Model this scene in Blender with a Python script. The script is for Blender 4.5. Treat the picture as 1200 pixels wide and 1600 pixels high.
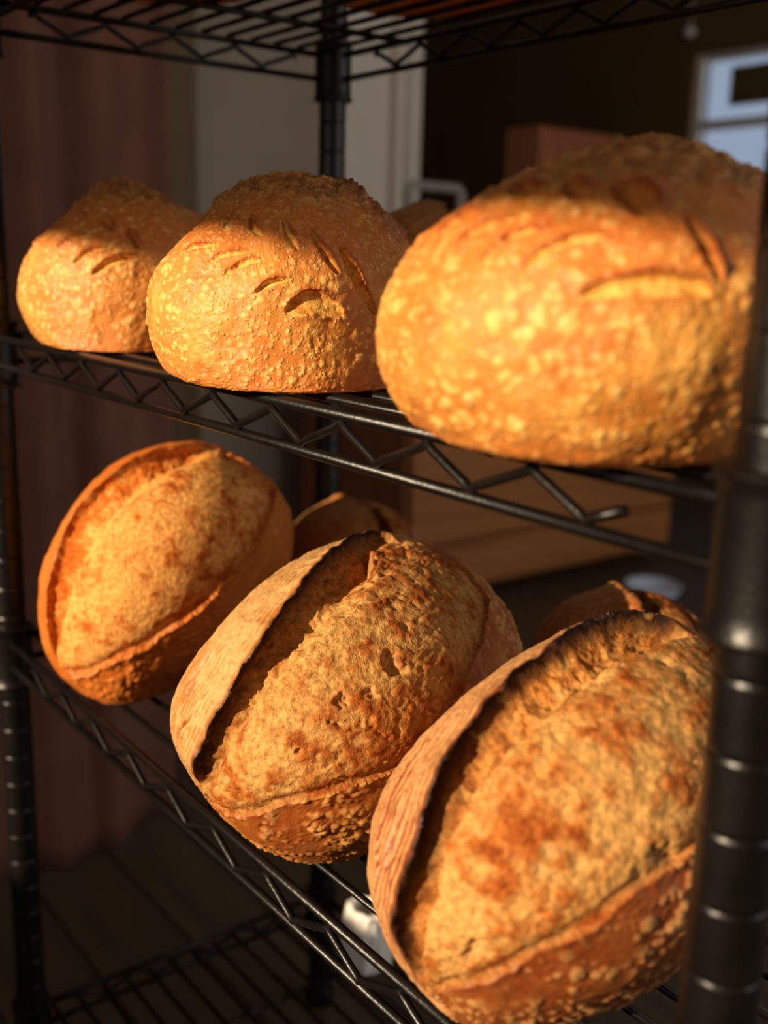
import bpy, math, json
import numpy as np
from mathutils import Matrix, Vector

for o in list(bpy.data.objects):
    bpy.data.objects.remove(o)
scene = bpy.context.scene
COL = scene.collection
rng = np.random.default_rng(7)

# ------------------------------------------------------------------ camera
CAM = np.array([0.87608, -0.27826, 0.32309])
YAW, PIT, ROL, FPX = 0.913842, -0.231181, 0.0275115, 1674.94
fw = np.array([-math.sin(YAW) * math.cos(PIT), math.cos(YAW) * math.cos(PIT), math.sin(PIT)])
r0 = np.array([math.cos(YAW), math.sin(YAW), 0.0])
u0 = np.cross(r0, fw)
rt = math.cos(ROL) * r0 + math.sin(ROL) * u0
up = -math.sin(ROL) * r0 + math.cos(ROL) * u0
cd = bpy.data.cameras.new('camera')
cam = bpy.data.objects.new('camera', cd)
COL.objects.link(cam)
M = Matrix.Identity(4)
for i in range(3):
    M[i][0], M[i][1], M[i][2], M[i][3] = rt[i], up[i], -fw[i], CAM[i]
cam.matrix_world = M
cd.sensor_fit = 'VERTICAL'
cd.sensor_height = 36.0
cd.sensor_width = 27.0
cd.lens = FPX * 36.0 / 1600.0
cd.clip_start = 0.02
cd.dof.use_dof = True
cd.dof.focus_distance = 0.53
cd.dof.aperture_fstop = 5.6
scene.camera = cam

# ------------------------------------------------------------------ world, sun, exposure
w = bpy.data.worlds.new('world')
scene.world = w
w.use_nodes = True
bg = w.node_tree.nodes['Background']
bg.inputs[0].default_value = (1.0, 0.95, 0.89, 1)
bg.inputs[1].default_value = 1.2
SUN_EL = math.radians(17.5)
SUN_AZ = math.radians(1.0)          # almost square on to the rack's front
sun_from = Vector((-math.sin(SUN_AZ) * math.cos(SUN_EL), -math.cos(SUN_AZ) * math.cos(SUN_EL), math.sin(SUN_EL)))
sd = bpy.data.lights.new('sun', 'SUN')
sd.energy = 8.0
sd.color = (1.0, 0.77, 0.51)
sd.angle = math.radians(0.6)
sun = bpy.data.objects.new('sun', sd)
COL.objects.link(sun)
sun.rotation_euler = sun_from.to_track_quat('Z', 'Y').to_euler()
sun.location = sun_from * 5
vs = scene.view_settings
vs.view_transform = 'Standard'
vs.look = 'None'
vs.gamma = 1.0
vs.use_curve_mapping = False
vs.exposure = 0.0

# ------------------------------------------------------------------ helpers
def srgb(c):
    c = np.asarray(c, float) / 255.0
    return np.where(c <= 0.04045, c / 12.92, ((c + 0.055) / 1.055) ** 2.4)

def tag(o, label=None, cat=None, group=None, kind=None):
    if label: o['label'] = label
    if cat: o['category'] = cat
    if group: o['group'] = group
    if kind: o['kind'] = kind
    return o

def empty(name, loc=(0, 0, 0)):
    o = bpy.data.objects.new(name, None)
    o.empty_display_size = 0.02
    o.location = loc
    COL.objects.link(o)
    return o

def mesh_np(name, V, F, smooth=True):
    """V (n,3), F list of quads/tris as arrays (k,4) or (k,3) or a list of both"""
    me = bpy.data.meshes.new(name)
    V = np.asarray(V, np.float32)
    Fs = F if isinstance(F, list) else [F]
    Fs = [np.asarray(f, np.int32) for f in Fs if len(f)]
    me.vertices.add(len(V))
    me.vertices.foreach_set('co', V.ravel())
    nl = sum(f.size for f in Fs)
    npoly = sum(len(f) for f in Fs)
    me.loops.add(nl)
    me.polygons.add(npoly)
    me.loops.foreach_set('vertex_index', np.concatenate([f.ravel() for f in Fs]))
    ls, s = [], 0
    for f in Fs:
        k = f.shape[1]
        ls.append(np.arange(len(f)) * k + s)
        s += f.size
    me.polygons.foreach_set('loop_start', np.concatenate(ls).astype(np.int32))
    me.polygons.foreach_set('use_smooth', np.full(npoly, bool(smooth)))
    me.update(calc_edges=True)
    return me

def link(name, me, mat, parent=None):
    o = bpy.data.objects.new(name, me)
    if mat and not me.materials:
        me.materials.append(mat)
    COL.objects.link(o)
    if parent: o.parent = parent
    return o

class MB:
    def __init__(s): s.V, s.F, s.n = [], {}, 0
    def add(s, V, F):
        V = np.asarray(V, float)
        F = np.asarray(F, int)
        s.V.append(V)
        s.F.setdefault(F.shape[1], []).append(F + s.n)
        s.n += len(V)
        return s
    def box(s, a, b):
        (x0, y0, z0), (x1, y1, z1) = a, b
        V = [(x0,y0,z0),(x1,y0,z0),(x1,y1,z0),(x0,y1,z0),(x0,y0,z1),(x1,y0,z1),(x1,y1,z1),(x0,y1,z1)]
        return s.add(V, [(0,3,2,1),(4,5,6,7),(0,1,5,4),(1,2,6,5),(2,3,7,6),(3,0,4,7)])
    def bbox(s, a, b, r):
        """box with chamfered edges"""
        a = np.array(a, float); b = np.array(b, float)
        lo, hi = np.minimum(a, b), np.maximum(a, b)
        r = min(r, (hi - lo).min() * .45)
        V, idx = [], {}
        for k in range(8):
            c = [(k >> i) & 1 for i in range(3)]
            for ax in range(3):
                v = [(hi[i] - (0 if i == ax else r)) if c[i] else (lo[i] + (0 if i == ax else r)) for i in range(3)]
                idx[(k, ax)] = len(V); V.append(v)
        Q, T = [], []
        for ax in range(3):
            o1, o2 = [(1, 2), (2, 0), (0, 1)][ax]
            for sd_ in (0, 1):
                ks = []
                for p, q in ((0, 0), (1, 0), (1, 1), (0, 1)):
                    k = (sd_ << ax) | (p << o1) | (q << o2)
                    ks.append(idx[(k, ax)])
                Q.append(ks if sd_ else ks[::-1])
            for p in (0, 1):
                for q in (0, 1):
                    k0 = (p << o1) | (q << o2); k1 = k0 | (1 << ax)
                    f = [idx[(k0, o1)], idx[(k1, o1)], idx[(k1, o2)], idx[(k0, o2)]]
                    Q.append(f if (p == q) else f[::-1])
        for k in range(8):
            t = [idx[(k, 0)], idx[(k, 1)], idx[(k, 2)]]
            T.append(t if bin(k).count('1') % 2 else t[::-1])
        n0 = s.n
        s.add(V, Q)
        s.F.setdefault(3, []).append(np.array(T, int) + n0)
        return s
    def tube(s, pts, r, n=10, closed=False, caps=True):
        pts = np.asarray(pts, float)
        m = len(pts)
        if closed: t = np.roll(pts, -1, 0) - np.roll(pts, 1, 0)
        else:
            d = np.diff(pts, axis=0); d /= np.linalg.norm(d, axis=1)[:, None]
            t = np.vstack([d[:1], d[:-1] + d[1:], d[-1:]])
        t /= np.linalg.norm(t, axis=1)[:, None]
        ref = np.array([0.31, 0.17, 0.93])
        if abs(t[0] @ ref) > .9: ref = np.array([1.0, 0.1, 0])
        nrm = ref - (ref @ t[0]) * t[0]
        V = []
        ang = np.arange(n) / n * 2 * np.pi
        rr = np.broadcast_to(np.asarray(r, float), (m,))
        for i in range(m):
            nrm = nrm - (nrm @ t[i]) * t[i]
            nrm /= np.linalg.norm(nrm)
            bi = np.cross(t[i], nrm)
            V.append(pts[i] + rr[i] * (np.cos(ang)[:, None] * nrm + np.sin(ang)[:, None] * bi))
        V = np.concatenate(V)
        F = []
        for i in range(m if closed else m - 1):
            a, b = i * n, ((i + 1) % m) * n
            for k in range(n):
                F.append((a + k, a + (k + 1) % n, b + (k + 1) % n, b + k))
        n0 = s.n
        s.add(V, F)
        if caps and not closed:
            c0 = [(n0 + k) for k in range(n)][::-1]
            c1 = [(n0 + (m - 1) * n + k) for k in range(n)]
            s.F.setdefault(n, []).append(np.array([c0, c1], int))
        return s
    def lathe(s, prof, c=(0, 0, 0), n=32):
        """prof list of (r,z) from bottom to top; closed ends"""
        prof = np.asarray(prof, float)
        ang = np.arange(n) / n * 2 * np.pi
        V = [np.stack([c[0] + r * np.cos(ang), c[1] + r * np.sin(ang), np.full(n, c[2] + z)], -1) for r, z in prof]
        F = []
        for i in range(len(prof) - 1):
            for k in range(n):
                F.append((i * n + k, i * n + (k + 1) % n, (i + 1) * n + (k + 1) % n, (i + 1) * n + k))
        n0 = s.n
        s.add(np.concatenate(V), F)
        s.F.setdefault(n, []).append(np.array([[n0 + k for k in range(n)][::-1], [n0 + (len(prof) - 1) * n + k for k in range(n)]], int))
        return s
    def mesh(s, name, smooth=True):
        return mesh_np(name, np.concatenate(s.V), [np.concatenate(v) for v in s.F.values()], smooth)
    def build(s, name, mat, parent=None, smooth=True, sharp=None):
        me = s.mesh(name, smooth)
        if smooth and sharp:
            try: me.set_sharp_from_angle(angle=math.radians(sharp))
            except Exception: pass
        return link(name, me, mat, parent)

# ------------------------------------------------------------------ materials
def new_mat(name):
    m = bpy.data.materials.new(name)
    m.use_nodes = True
    nt = m.node_tree
    return m, nt, nt.nodes['Principled BSDF']

def N(nt, t, **kw):
    n = nt.nodes.new(t)
    for k, v in kw.items(): setattr(n, k, v)
    return n

def plain(name, c1, c2, scale=6.0, rough=0.6, metal=0.0, bump=0.0, bscale=80.0, stretch=(1, 1, 1), spec=0.5, detail=5.0):
    m, nt, bs = new_mat(name)
    tc = N(nt, 'ShaderNodeTexCoord')
    mp = N(nt, 'ShaderNodeMapping')
    mp.inputs['Scale'].default_value = stretch
    nt.links.new(tc.outputs['Object'], mp.inputs[0])
    ns = N(nt, 'ShaderNodeTexNoise')
    ns.inputs['Scale'].default_value = scale
    ns.inputs['Detail'].default_value = detail
    nt.links.new(mp.outputs[0], ns.inputs['Vector'])
    cr = N(nt, 'ShaderNodeValToRGB')
    cr.color_ramp.elements[0].position = .3
    cr.color_ramp.elements[1].position = .7
    cr.color_ramp.elements[0].color = (*srgb(c1), 1)
    cr.color_ramp.elements[1].color = (*srgb(c2), 1)
    nt.links.new(ns.outputs[0], cr.inputs[0])
    nt.links.new(cr.outputs[0], bs.inputs['Base Color'])
    bs.inputs['Roughness'].default_value = rough
    bs.inputs['Metallic'].default_value = metal
    bs.inputs['Specular IOR Level'].default_value = spec
    if bump:
        n2 = N(nt, 'ShaderNodeTexNoise')
        n2.inputs['Scale'].default_value = bscale
        n2.inputs['Detail'].default_value = 4
        nt.links.new(mp.outputs[0], n2.inputs['Vector'])
        bp = N(nt, 'ShaderNodeBump')
        bp.inputs['Strength'].default_value = bump
        bp.inputs['Distance'].default_value = .002
        nt.links.new(n2.outputs[0], bp.inputs['Height'])
        nt.links.new(bp.outputs[0], bs.inputs['Normal'])
    return m

def bread_material(name, fine=900.0, bump=0.5, rough=0.62, spec=0.28, contrast=0.22):
    """vertex colour (bake of the crust) broken up by fine noise, with fine relief"""
    m, nt, bs = new_mat(name)
    at = N(nt, 'ShaderNodeAttribute', attribute_name='bake')
    tc = N(nt, 'ShaderNodeTexCoord')
    n1 = N(nt, 'ShaderNodeTexNoise')
    n1.inputs['Scale'].default_value = fine
    n1.inputs['Detail'].default_value = 3
    n2 = N(nt, 'ShaderNodeTexNoise')
    n2.inputs['Scale'].default_value = fine * .33
    n2.inputs['Detail'].default_value = 4
    nt.links.new(tc.outputs['Object'], n1.inputs['Vector'])
    nt.links.new(tc.outputs['Object'], n2.inputs['Vector'])
    mr = N(nt, 'ShaderNodeMapRange')
    mr.inputs['From Min'].default_value = .3
    mr.inputs['From Max'].default_value = .7
    mr.inputs['To Min'].default_value = 1 - contrast
    mr.inputs['To Max'].default_value = 1 + contrast
    nt.links.new(n2.outputs[0], mr.inputs[0])
    vm = N(nt, 'ShaderNodeVectorMath', operation='SCALE')
    nt.links.new(at.outputs['Color'], vm.inputs[0])
    nt.links.new(mr.outputs[0], vm.inputs['Scale'])
    nt.links.new(vm.outputs[0], bs.inputs['Base Color'])
    bs.inputs['Roughness'].default_value = rough
    bs.inputs['Specular IOR Level'].default_value = spec
    b1 = N(nt, 'ShaderNodeBump')
    b1.inputs['Strength'].default_value = bump
    b1.inputs['Distance'].default_value = .0006
    nt.links.new(n1.outputs[0], b1.inputs['Height'])
    b2 = N(nt, 'ShaderNodeBump')
    b2.inputs['Strength'].default_value = bump
    b2.inputs['Distance'].default_value = .0016
    n2.inputs['Roughness'].default_value = .62
    nt.links.new(n2.outputs[0], b2.inputs['Height'])
    nt.links.new(b1.outputs[0], b2.inputs['Normal'])
    nt.links.new(b2.outputs[0], bs.inputs['Normal'])
    return m

MAT = {}
MAT['black'] = plain('black_enamel', (8, 7, 6), (17, 14, 12), 60, .34, 0, .12, 500, spec=.36)
MAT['crust'] = bread_material('blistered_crust', 700, .35, .5, .35, .12)
MAT['crumb'] = bread_material('torn_crumb', 1100, .7, .75, .15, .42)
MAT['curtain'] = plain('mauve_cloth', (112, 77, 64), (124, 87, 72), 14, .9, 0, .3, 900, spec=.1)
MAT['wall'] = plain('grey_paint', (160, 146, 130), (170, 156, 140), 3, .8, spec=.2)
MAT['darkwall'] = plain('brown_paint', (104, 78, 44), (114, 86, 50), 3, .8, spec=.2)
MAT['white'] = plain('white_gloss_paint', (228, 218, 204), (236, 228, 214), 4, .5, spec=.4)
MAT['trimwood'] = plain('olive_wood', (96, 76, 42), (112, 90, 52), 8, .6, stretch=(6, 6, .5))
MAT['wood'] = plain('oak_boards', (146, 92, 46), (178, 116, 60), 9, .5, 0, .2, 60, stretch=(1, .25, 6))
MAT['woodred'] = plain('red_brown_wood', (138, 78, 46), (160, 92, 54), 9, .5, stretch=(5, 5, .6))
MAT['floor'] = plain('dark_floor_boards', (62, 48, 34), (82, 66, 48), 7, .55, 0, .3, 40, stretch=(.6, 6, 1))
MAT['grey'] = plain('grey_metal', (150, 145, 140), (170, 165, 160), 20, .4)
MAT['paper'] = plain('white_paper', (226, 222, 214), (240, 238, 232), 12, .8, 0, .4, 120)
MAT['bluebowl'] = plain('blue_highlight_coat', (190, 205, 228), (206, 218, 236), 10, .25)
MAT['added_blind'] = plain('added_blind_cloth', (180, 170, 150), (190, 180, 160), 30, .9)

def glass_pane():
    m, nt, bs = new_mat('sky_tinted_pane')
    tr = N(nt, 'ShaderNodeBsdfTransparent')
    tr.inputs[0].default_value = (.50, .57, .68, 1)  # dims the sky and puts its blue into the glass colour
    gl = N(nt, 'ShaderNodeBsdfGlossy')
    gl.inputs['Roughness'].default_value = .05
    mx = N(nt, 'ShaderNodeMixShader')
    mx.inputs[0].default_value = .04
    nt.links.new(tr.outputs[0], mx.inputs[1])
    nt.links.new(gl.outputs[0], mx.inputs[2])
    nt.links.new(mx.outputs[0], nt.nodes['Material Output'].inputs['Surface'])
    return m
MAT['pane'] = glass_pane()
def thin_cloth():
    m, nt, bs = new_mat('added_blind_cloth')
    df = N(nt, 'ShaderNodeBsdfDiffuse')
    df.inputs[0].default_value = (.6, .55, .46, 1)
    tl = N(nt, 'ShaderNodeBsdfTranslucent')
    tl.inputs[0].default_value = (.6, .52, .42, 1)  # lets the unseen cloth glow with sun as added fill light
    mx = N(nt, 'ShaderNodeMixShader')
    mx.inputs[0].default_value = .45
    nt.links.new(df.outputs[0], mx.inputs[1])
    nt.links.new(tl.outputs[0], mx.inputs[2])
    nt.links.new(mx.outputs[0], nt.nodes['Material Output'].inputs['Surface'])
    return m
MAT['added_blind'] = thin_cloth()

def golden_crust():
    """the blistered skin: small raised bubbles, paler on their crowns, over the bake colour"""
    m = bread_material('golden_blistered_crust', 700, .3, .48, .38, .10)
    nt = m.node_tree
    bs = nt.nodes['Principled BSDF']
    tc = N(nt, 'ShaderNodeTexCoord')
    wn = N(nt, 'ShaderNodeTexNoise')
    wn.inputs['Scale'].default_value = 160
    ad = N(nt, 'ShaderNodeVectorMath', operation='MULTIPLY_ADD')
    ad.inputs[1].default_value = (.003, .003, .003)
    nt.links.new(tc.outputs['Object'], wn.inputs['Vector'])
    nt.links.new(wn.outputs['Color'], ad.inputs[0])
    nt.links.new(tc.outputs['Object'], ad.inputs[2])
    hs = []
    for sc_, lo, hi in ((300, .12, .42), (560, .15, .45)):
        vo = N(nt, 'ShaderNodeTexVoronoi')
        vo.inputs['Scale'].default_value = sc_
        nt.links.new(ad.outputs[0], vo.inputs['Vector'])
        mr = N(nt, 'ShaderNodeMapRange', interpolation_type='SMOOTHSTEP')
        mr.inputs['From Min'].default_value = lo
        mr.inputs['From Max'].default_value = hi
        mr.inputs['To Min'].default_value = 1
        mr.inputs['To Max'].default_value = 0
        nt.links.new(vo.outputs['Distance'], mr.inputs[0])
        # some cells stay flat
        sp = N(nt, 'ShaderNodeSeparateColor')
        nt.links.new(vo.outputs['Color'], sp.inputs[0])
        gt = N(nt, 'ShaderNodeMath', operation='GREATER_THAN')
        gt.inputs[1].default_value = .40
        nt.links.new(sp.outputs[0], gt.inputs[0])
        mu = N(nt, 'ShaderNodeMath', operation='MULTIPLY')
        nt.links.new(mr.outputs[0], mu.inputs[0])
        nt.links.new(gt.outputs[0], mu.inputs[1])
        hs.append(mu)
    mx = N(nt, 'ShaderNodeMath', operation='MAXIMUM')
    nt.links.new(hs[0].outputs[0], mx.inputs[0])
    nt.links.new(hs[1].outputs[0], mx.inputs[1])
    old_n = bs.inputs['Normal'].links[0].from_socket
    bp = N(nt, 'ShaderNodeBump')
    bp.inputs['Strength'].default_value = .55
    bp.inputs['Distance'].default_value = .0008
    nt.links.new(mx.outputs[0], bp.inputs['Height'])
    nt.links.new(old_n, bp.inputs['Normal'])
    nt.links.new(bp.outputs[0], bs.inputs['Normal'])
    old_c = bs.inputs['Base Color'].links[0].from_socket
    mc = N(nt, 'ShaderNodeMix', data_type='RGBA', blend_type='MIX')
    fa = N(nt, 'ShaderNodeMath', operation='MULTIPLY')
    fa.inputs[1].default_value = .34
    nt.links.new(mx.outputs[0], fa.inputs[0])
    nt.links.new(fa.outputs[0], mc.inputs['Factor'])
    nt.links.new(old_c, mc.inputs[6])
    mc.inputs[7].default_value = (*srgb((240, 200, 128)), 1)
    nt.links.new(mc.outputs[2], bs.inputs['Base Color'])
    return m
MAT['golden'] = golden_crust()

# ------------------------------------------------------------------ room shell
FZ = -0.50
CZ = 1.95
def struct(name, mb, mat, parent=None, smooth=False):
    o = mb.build(name, mat, parent, smooth)
    if parent is None: o['kind'] = 'structure'
    return o

YF, YB, XL, XR = -1.60, 3.50, -1.60, 1.90
floor = struct('floor', MB().box((-4.3, YF - .1, FZ - .06), (XR + .1, YB + .1, FZ - .006)), MAT['floor'])
tag(floor, 'dark brown board floor under the bread rack')
nb = 44
wpl = (YB - YF) / nb
plank_me = None
for k in range(nb):
    y0 = YF + k * wpl
    if plank_me is None:
        plank_me = MB().bbox((-4.2, .0015, -.012), (XR, wpl - .0015, 0), .002).mesh('plank', False)
        plank_me.materials.append(MAT['floor'])
    o = bpy.data.objects.new('plank', plank_me)
    COL.objects.link(o)
    o.location = (0, y0, FZ)
    o.parent = floor
struct('ceiling', MB().box((-4.3, YF - .1, CZ), (XR + .1, YB + .1, CZ + .1)), MAT['white'])
RY0, RY1, RZ0, RZ1 = 0.3, 3.4, -0.25, 1.85  # unseen opening added to let fill light reach the left side
struct('wall_right', MB().box((XR, YF, FZ), (XR + .1, RY0, CZ)).box((XR, RY1, FZ), (XR + .1, YB, CZ))
       .box((XR, RY0, FZ), (XR + .1, RY1, RZ0)).box((XR, RY0, RZ1), (XR + .1, RY1, CZ)), MAT['wall'])
fr_ = MB()
for yy in np.linspace(RY0, RY1 - .05, 4): fr_.bbox((XR + .03, yy, RZ0), (XR + .08, yy + .05, RZ1), .004)
for zz in (RZ0, RZ1 - .05): fr_.bbox((XR + .035, RY0, zz), (XR + .075, RY1, zz + .05), .004)
struct('added_fill_window', fr_, MAT['white'])
struct('wall_left', MB().box((XL - .1, YF, FZ), (XL, 1.43, CZ)), MAT['wall'])
struct('wall_side_room', MB().box((-4.3, 1.3, FZ), (-4.2, YB, CZ)), MAT['darkwall'])
struct('wall_side_return', MB().box((-4.2, 1.3, FZ), (XL - .1, 1.4, CZ)), MAT['darkwall'])
# front wall: opening for the low sun; unseen cloth added above to shade the loaf tops
WX0, WX1, WZ0, WZ1 = -0.30, 1.80, 0.25, 1.75
HEAD = 0.846
struct('wall_front', MB().box((XL, YF - .12, FZ), (WX0, YF, CZ)).box((WX1, YF - .12, FZ), (XR, YF, CZ))
       .box((WX0, YF - .12, FZ), (WX1, YF, WZ0)).box((WX0, YF - .12, WZ1), (WX1, YF, CZ)), MAT['wall'])
win1 = struct('window_1', MB().bbox((WX0, YF - .09, WZ0), (WX0 + .05, YF - .03, WZ1), .004).bbox((WX1 - .05, YF - .09, WZ0), (WX1, YF - .03, WZ1), .004)
       .bbox((WX0 + .05, YF - .09, WZ0), (WX1 - .05, YF - .03, WZ0 + .04), .004).bbox((WX0 + .05, YF - .09, WZ1 - .05), (WX1 - .05, YF - .03, WZ1), .004), MAT['white'])
struct('added_blind', MB().box((WX0 + .02, YF - .015, HEAD), (WX1 - .02, YF - .011, WZ1 - .03))
       .tube([(WX0 + .02, YF - .013, HEAD), (WX1 - .02, YF - .013, HEAD)], .009, 10), MAT['added_blind'], win1)
# back wall with the small bright window at the right of the picture
BX0, BX1, BZ0, BZ1 = -2.06, -1.05, 0.40, 1.16
struct('wall_back', MB().box((-4.3, YB, FZ), (BX0, YB + .12, CZ)).box((BX1, YB, FZ), (XR + .1, YB + .12, CZ))
       .box((BX0, YB, FZ), (BX1, YB + .12, BZ0)).box((BX0, YB, BZ1), (BX1, YB + .12, CZ)), MAT['darkwall'])
win2 = struct('window_2', MB().bbox((BX0 - .02, YB + .02, BZ0), (BX0 + .035, YB + .07, BZ1), .004).bbox((BX1 - .035, YB + .02, BZ0), (BX1, YB + .07, BZ1), .004)
       .bbox((BX0 + .035, YB + .02, BZ0), (BX1 - .035, YB + .07, BZ0 + .04), .004).bbox((BX0 + .035, YB + .02, BZ1 - .03), (BX1 - .035, YB + .07, BZ1), .004)
       .bbox((BX0 + .035, YB + .02, .868), (BX1 - .035, YB + .07, .905), .004), MAT['white'])
struct('pane', MB().box((BX0 + .03, YB + .043, BZ0 + .03), (BX1 - .03, YB + .047, BZ1 - .02)), MAT['pane'], win2)
struct('dark_panel', MB().bbox((-1.90, YB + .03, .955), (BX1 - .04, YB + .05, 1.10), .004), MAT['trimwood'], win2)  # dark panel over the upper pane
# left wall: timber strip, door frame
struct('trim_1', MB().bbox((XL, .925, FZ), (XL + .03, 1.01, CZ), .006), MAT['trimwood'])
door = struct('door_1', MB().bbox((XL - .08, 1.43, FZ), (XL - .01, 1.625, CZ - .02), .004), MAT['white'])
struct('door_frame', MB().bbox((XL - .1, 1.622, FZ), (XL + .02, 1.655, CZ - .02), .006).bbox((XL - .1, 1.655, FZ), (XL + .035, 1.705, CZ - .02), .01), MAT['white'], door)

# ------------------------------------------------------------------ background things
def curtain():
    ny, nz = 150, 60
    s = np.linspace(0, 1, ny)
    y = -.42 + s * (0.36 + .42)
    V = []
    for j in range(nz):
        h = j / (nz - 1)
        amp = .012 + .008 * h
        ph = 2 * np.pi * (s * 8.0) + 0.7 * np.sin(s * 9)
        x = -.415 + amp * np.sin(ph) + .03 * (1 - h) * np.sin(3 * s + 1)
        z = (FZ + .012 + .012 * np.sin(s * 21) + (1 - h) * 0) * (1 - h) + (CZ - .05) * h
        V.append(np.stack([x, y + .006 * np.sin(ph * .5 + 4 * h), z * np.ones(ny)], -1))
    V = np.concatenate(V)
    F = [(j * ny + i, j * ny + i + 1, (j + 1) * ny + i + 1, (j + 1) * ny + i) for j in range(nz - 1) for i in range(ny - 1)]
    n = len(V)
    V2 = V - np.array([.004, 0, 0])
    F2 = [f[::-1] for f in (np.array(F) + n).tolist()]
    edge = []
    for i in range(ny - 1):
        edge += [(i, n + i, n + i + 1, i + 1), ((nz - 1) * ny + i, (nz - 1) * ny + i + 1, n + (nz - 1) * ny + i + 1, n + (nz - 1) * ny + i)]
    for j in range(nz - 1):
        edge += [(j * ny, (j + 1) * ny, n + (j + 1) * ny, n + j * ny), (j * ny + ny - 1, n + j * ny + ny - 1, n + (j + 1) * ny + ny - 1, (j + 1) * ny + ny - 1)]
    root = empty('curtain', (0, 0, 0))
    link('cloth', mesh_np('cloth', np.vstack([V, V2]), [np.array(F), np.array(F2), np.array(edge)]), MAT['curtain'], root)
    MB().tube([(-.415, -.5, CZ - .06), (-.415, .42, CZ - .06)], .012, 12).build('curtain_rod', MAT['trimwood'], root)
    tag(root, 'dusky mauve cloth curtain hanging in folds left of the rack', 'curtain')
curtain()

def cabinet():
    root = empty('cabinet', (-1.2, 1.7, FZ))
    x1, x0, y0, y1, zt = -1.0, -1.45, 1.24, 2.22, .20
    def B(name, a, b, r, mat, par):
        c = np.array([-1.2, 1.7, FZ])
        return MB().bbox(np.array(a) - c, np.array(b) - c, r).build(name, mat, par, False)
    B('carcass', (x0, y0, FZ + .03), (x1 - .02, y1, zt - .025), .004, MAT['woodred'], root)
    B('cabinet_top', (x0 - .01, y0 - .015, zt - .025), (x1 + .01, y1 + .015, zt), .005, MAT['wood'], root)
    for za, zb in ((-.455, -.345), (-.335, -.06), (-.05, .165)):
        d = B('drawer_front', (x1 - .02, y0 + .01, za), (x1, y1 - .01, zb), .004, MAT['wood'], root)
    tag(root, 'low oak-brown cabinet with plain fronts standing behind the rack', 'cabinet')
cabinet()

def crate():
    root = empty('wooden_box', (-1.3, 2.02, .20))
    B = lambda n, a, b, m: MB().bbox(a, b, .004).build(n, m, root, False)
    B('back_panel', (-.08, -.15, .0), (.035, .13, .48), MAT['woodred'])
    B('edge_post', (-.085, .13, 0), (.045, .17, .48), MAT['wood'])
    B('edge_post', (-.085, -.17, 0), (.045, -.15, .48), MAT['woodred'])
    tag(root, 'tall red-brown wooden box with paler edge on the cabinet', 'box')
crate()

def stand():
    root = empty('metal_stand', (-1.2, 1.45, .20))
    MB().tube([(0, -.08, .004), (0, -.08, .285), (0, -.072, .298), (0, .075, .298), (0, .085, .285), (0, .085, .004)], .012, 10).build('frame', MAT['grey'], root)
    MB().bbox((-.06, -.1, 0), (.06, .1, .012), .003).build('base', MAT['grey'], root, False)
    tag(root, 'small grey metal stand with squared arch on the cabinet', 'stand')
stand()

def bowl():
    root = empty('highlight_bowl', (-.755, 1.84, FZ))  # bowl shape put in for a bluish highlight, its pale blue painted on
    prof = [(.035, 0), (.04, .003), (.055, .016), (.066, .036), (.07, .045), (.067, .045), (.062, .036), (.05, .018), (.03, .008), (.003, .007)]
    MB().lathe(prof, n=40).build('bowl_body', MAT['bluebowl'], root)
    MB().tube([(.0685 * math.cos(a), .0685 * math.sin(a), .045) for a in np.linspace(0, 2 * np.pi, 40, endpoint=False)], .003, 8, closed=True).build('rim', MAT['bluebowl'], root)
    tag(root, 'bowl shape put in for a soft blue highlight on the floor beyond the cabinet end', 'bowl')
bowl()

def light_fleck():
    root = empty('fleck_ball', (-2.06, YB - .04, 1.24))  # white ball put in for a bright fleck of light, hanger added
    MB().tube([(0, 0, .018), (0, 0, .66)], .0025, 6).build('string', MAT['white'], root)
    a = np.linspace(-np.pi / 2, np.pi / 2, 13)
    MB().lathe([(max(.0008, .022 * math.cos(t)), .022 * math.sin(t)) for t in a], n=20).build('ball', MAT['white'], root)
    MB().tube([(0, 0, .655), (0, .04, .655)], .004, 8).build('hook', MAT['grey'], root)
    tag(root, 'white ball put in for a bright fleck of light beside the far window', 'pull cord')
light_fleck()

def paper_bag():
    root = empty('paper_bag', (.118, .298, -.3647))
    n, m = 40, 16
    V = []
    for j in range(m):
        h = j / (m - 1)
        for i in range(n):
            a = i / n * 2 * np.pi
            c, s_ = math.cos(a), math.sin(a)
            sq = 1 / max(abs(c), abs(s_)) ** .6
            r = (.026 - .008 * h ** 2) * sq * (1 + .10 * math.sin(7 * a + 5 * h) * h + .05 * math.sin(13 * a - 9 * h))
            V.append((r * c, r * s_ * .75, .055 * h + .004 * math.sin(5 * a + 1) * h))
    F = [(j * n + i, j * n + (i + 1) % n, (j + 1) * n + (i + 1) % n, (j + 1) * n + i) for j in range(m - 1) for i in range(n)]
    mb = MB().add(V, F)
    mb.F.setdefault(n, []).append(np.array([[k for k in range(n)][::-1]]))
    mb.build('bag_body', MAT['paper'], root, False)
    MB().tube([(.019 * math.cos(a) * (1 + .1 * math.sin(7 * a)), .014 * math.sin(a) * (1 + .1 * math.sin(7 * a)), .056) for a in np.linspace(0, 2 * np.pi, 40, endpoint=False)], .003, 6, closed=True).build('rolled_rim', MAT['paper'], root)
    tag(root, 'crumpled white paper bag on the lowest wire shelf', 'bag')
paper_bag()

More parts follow.
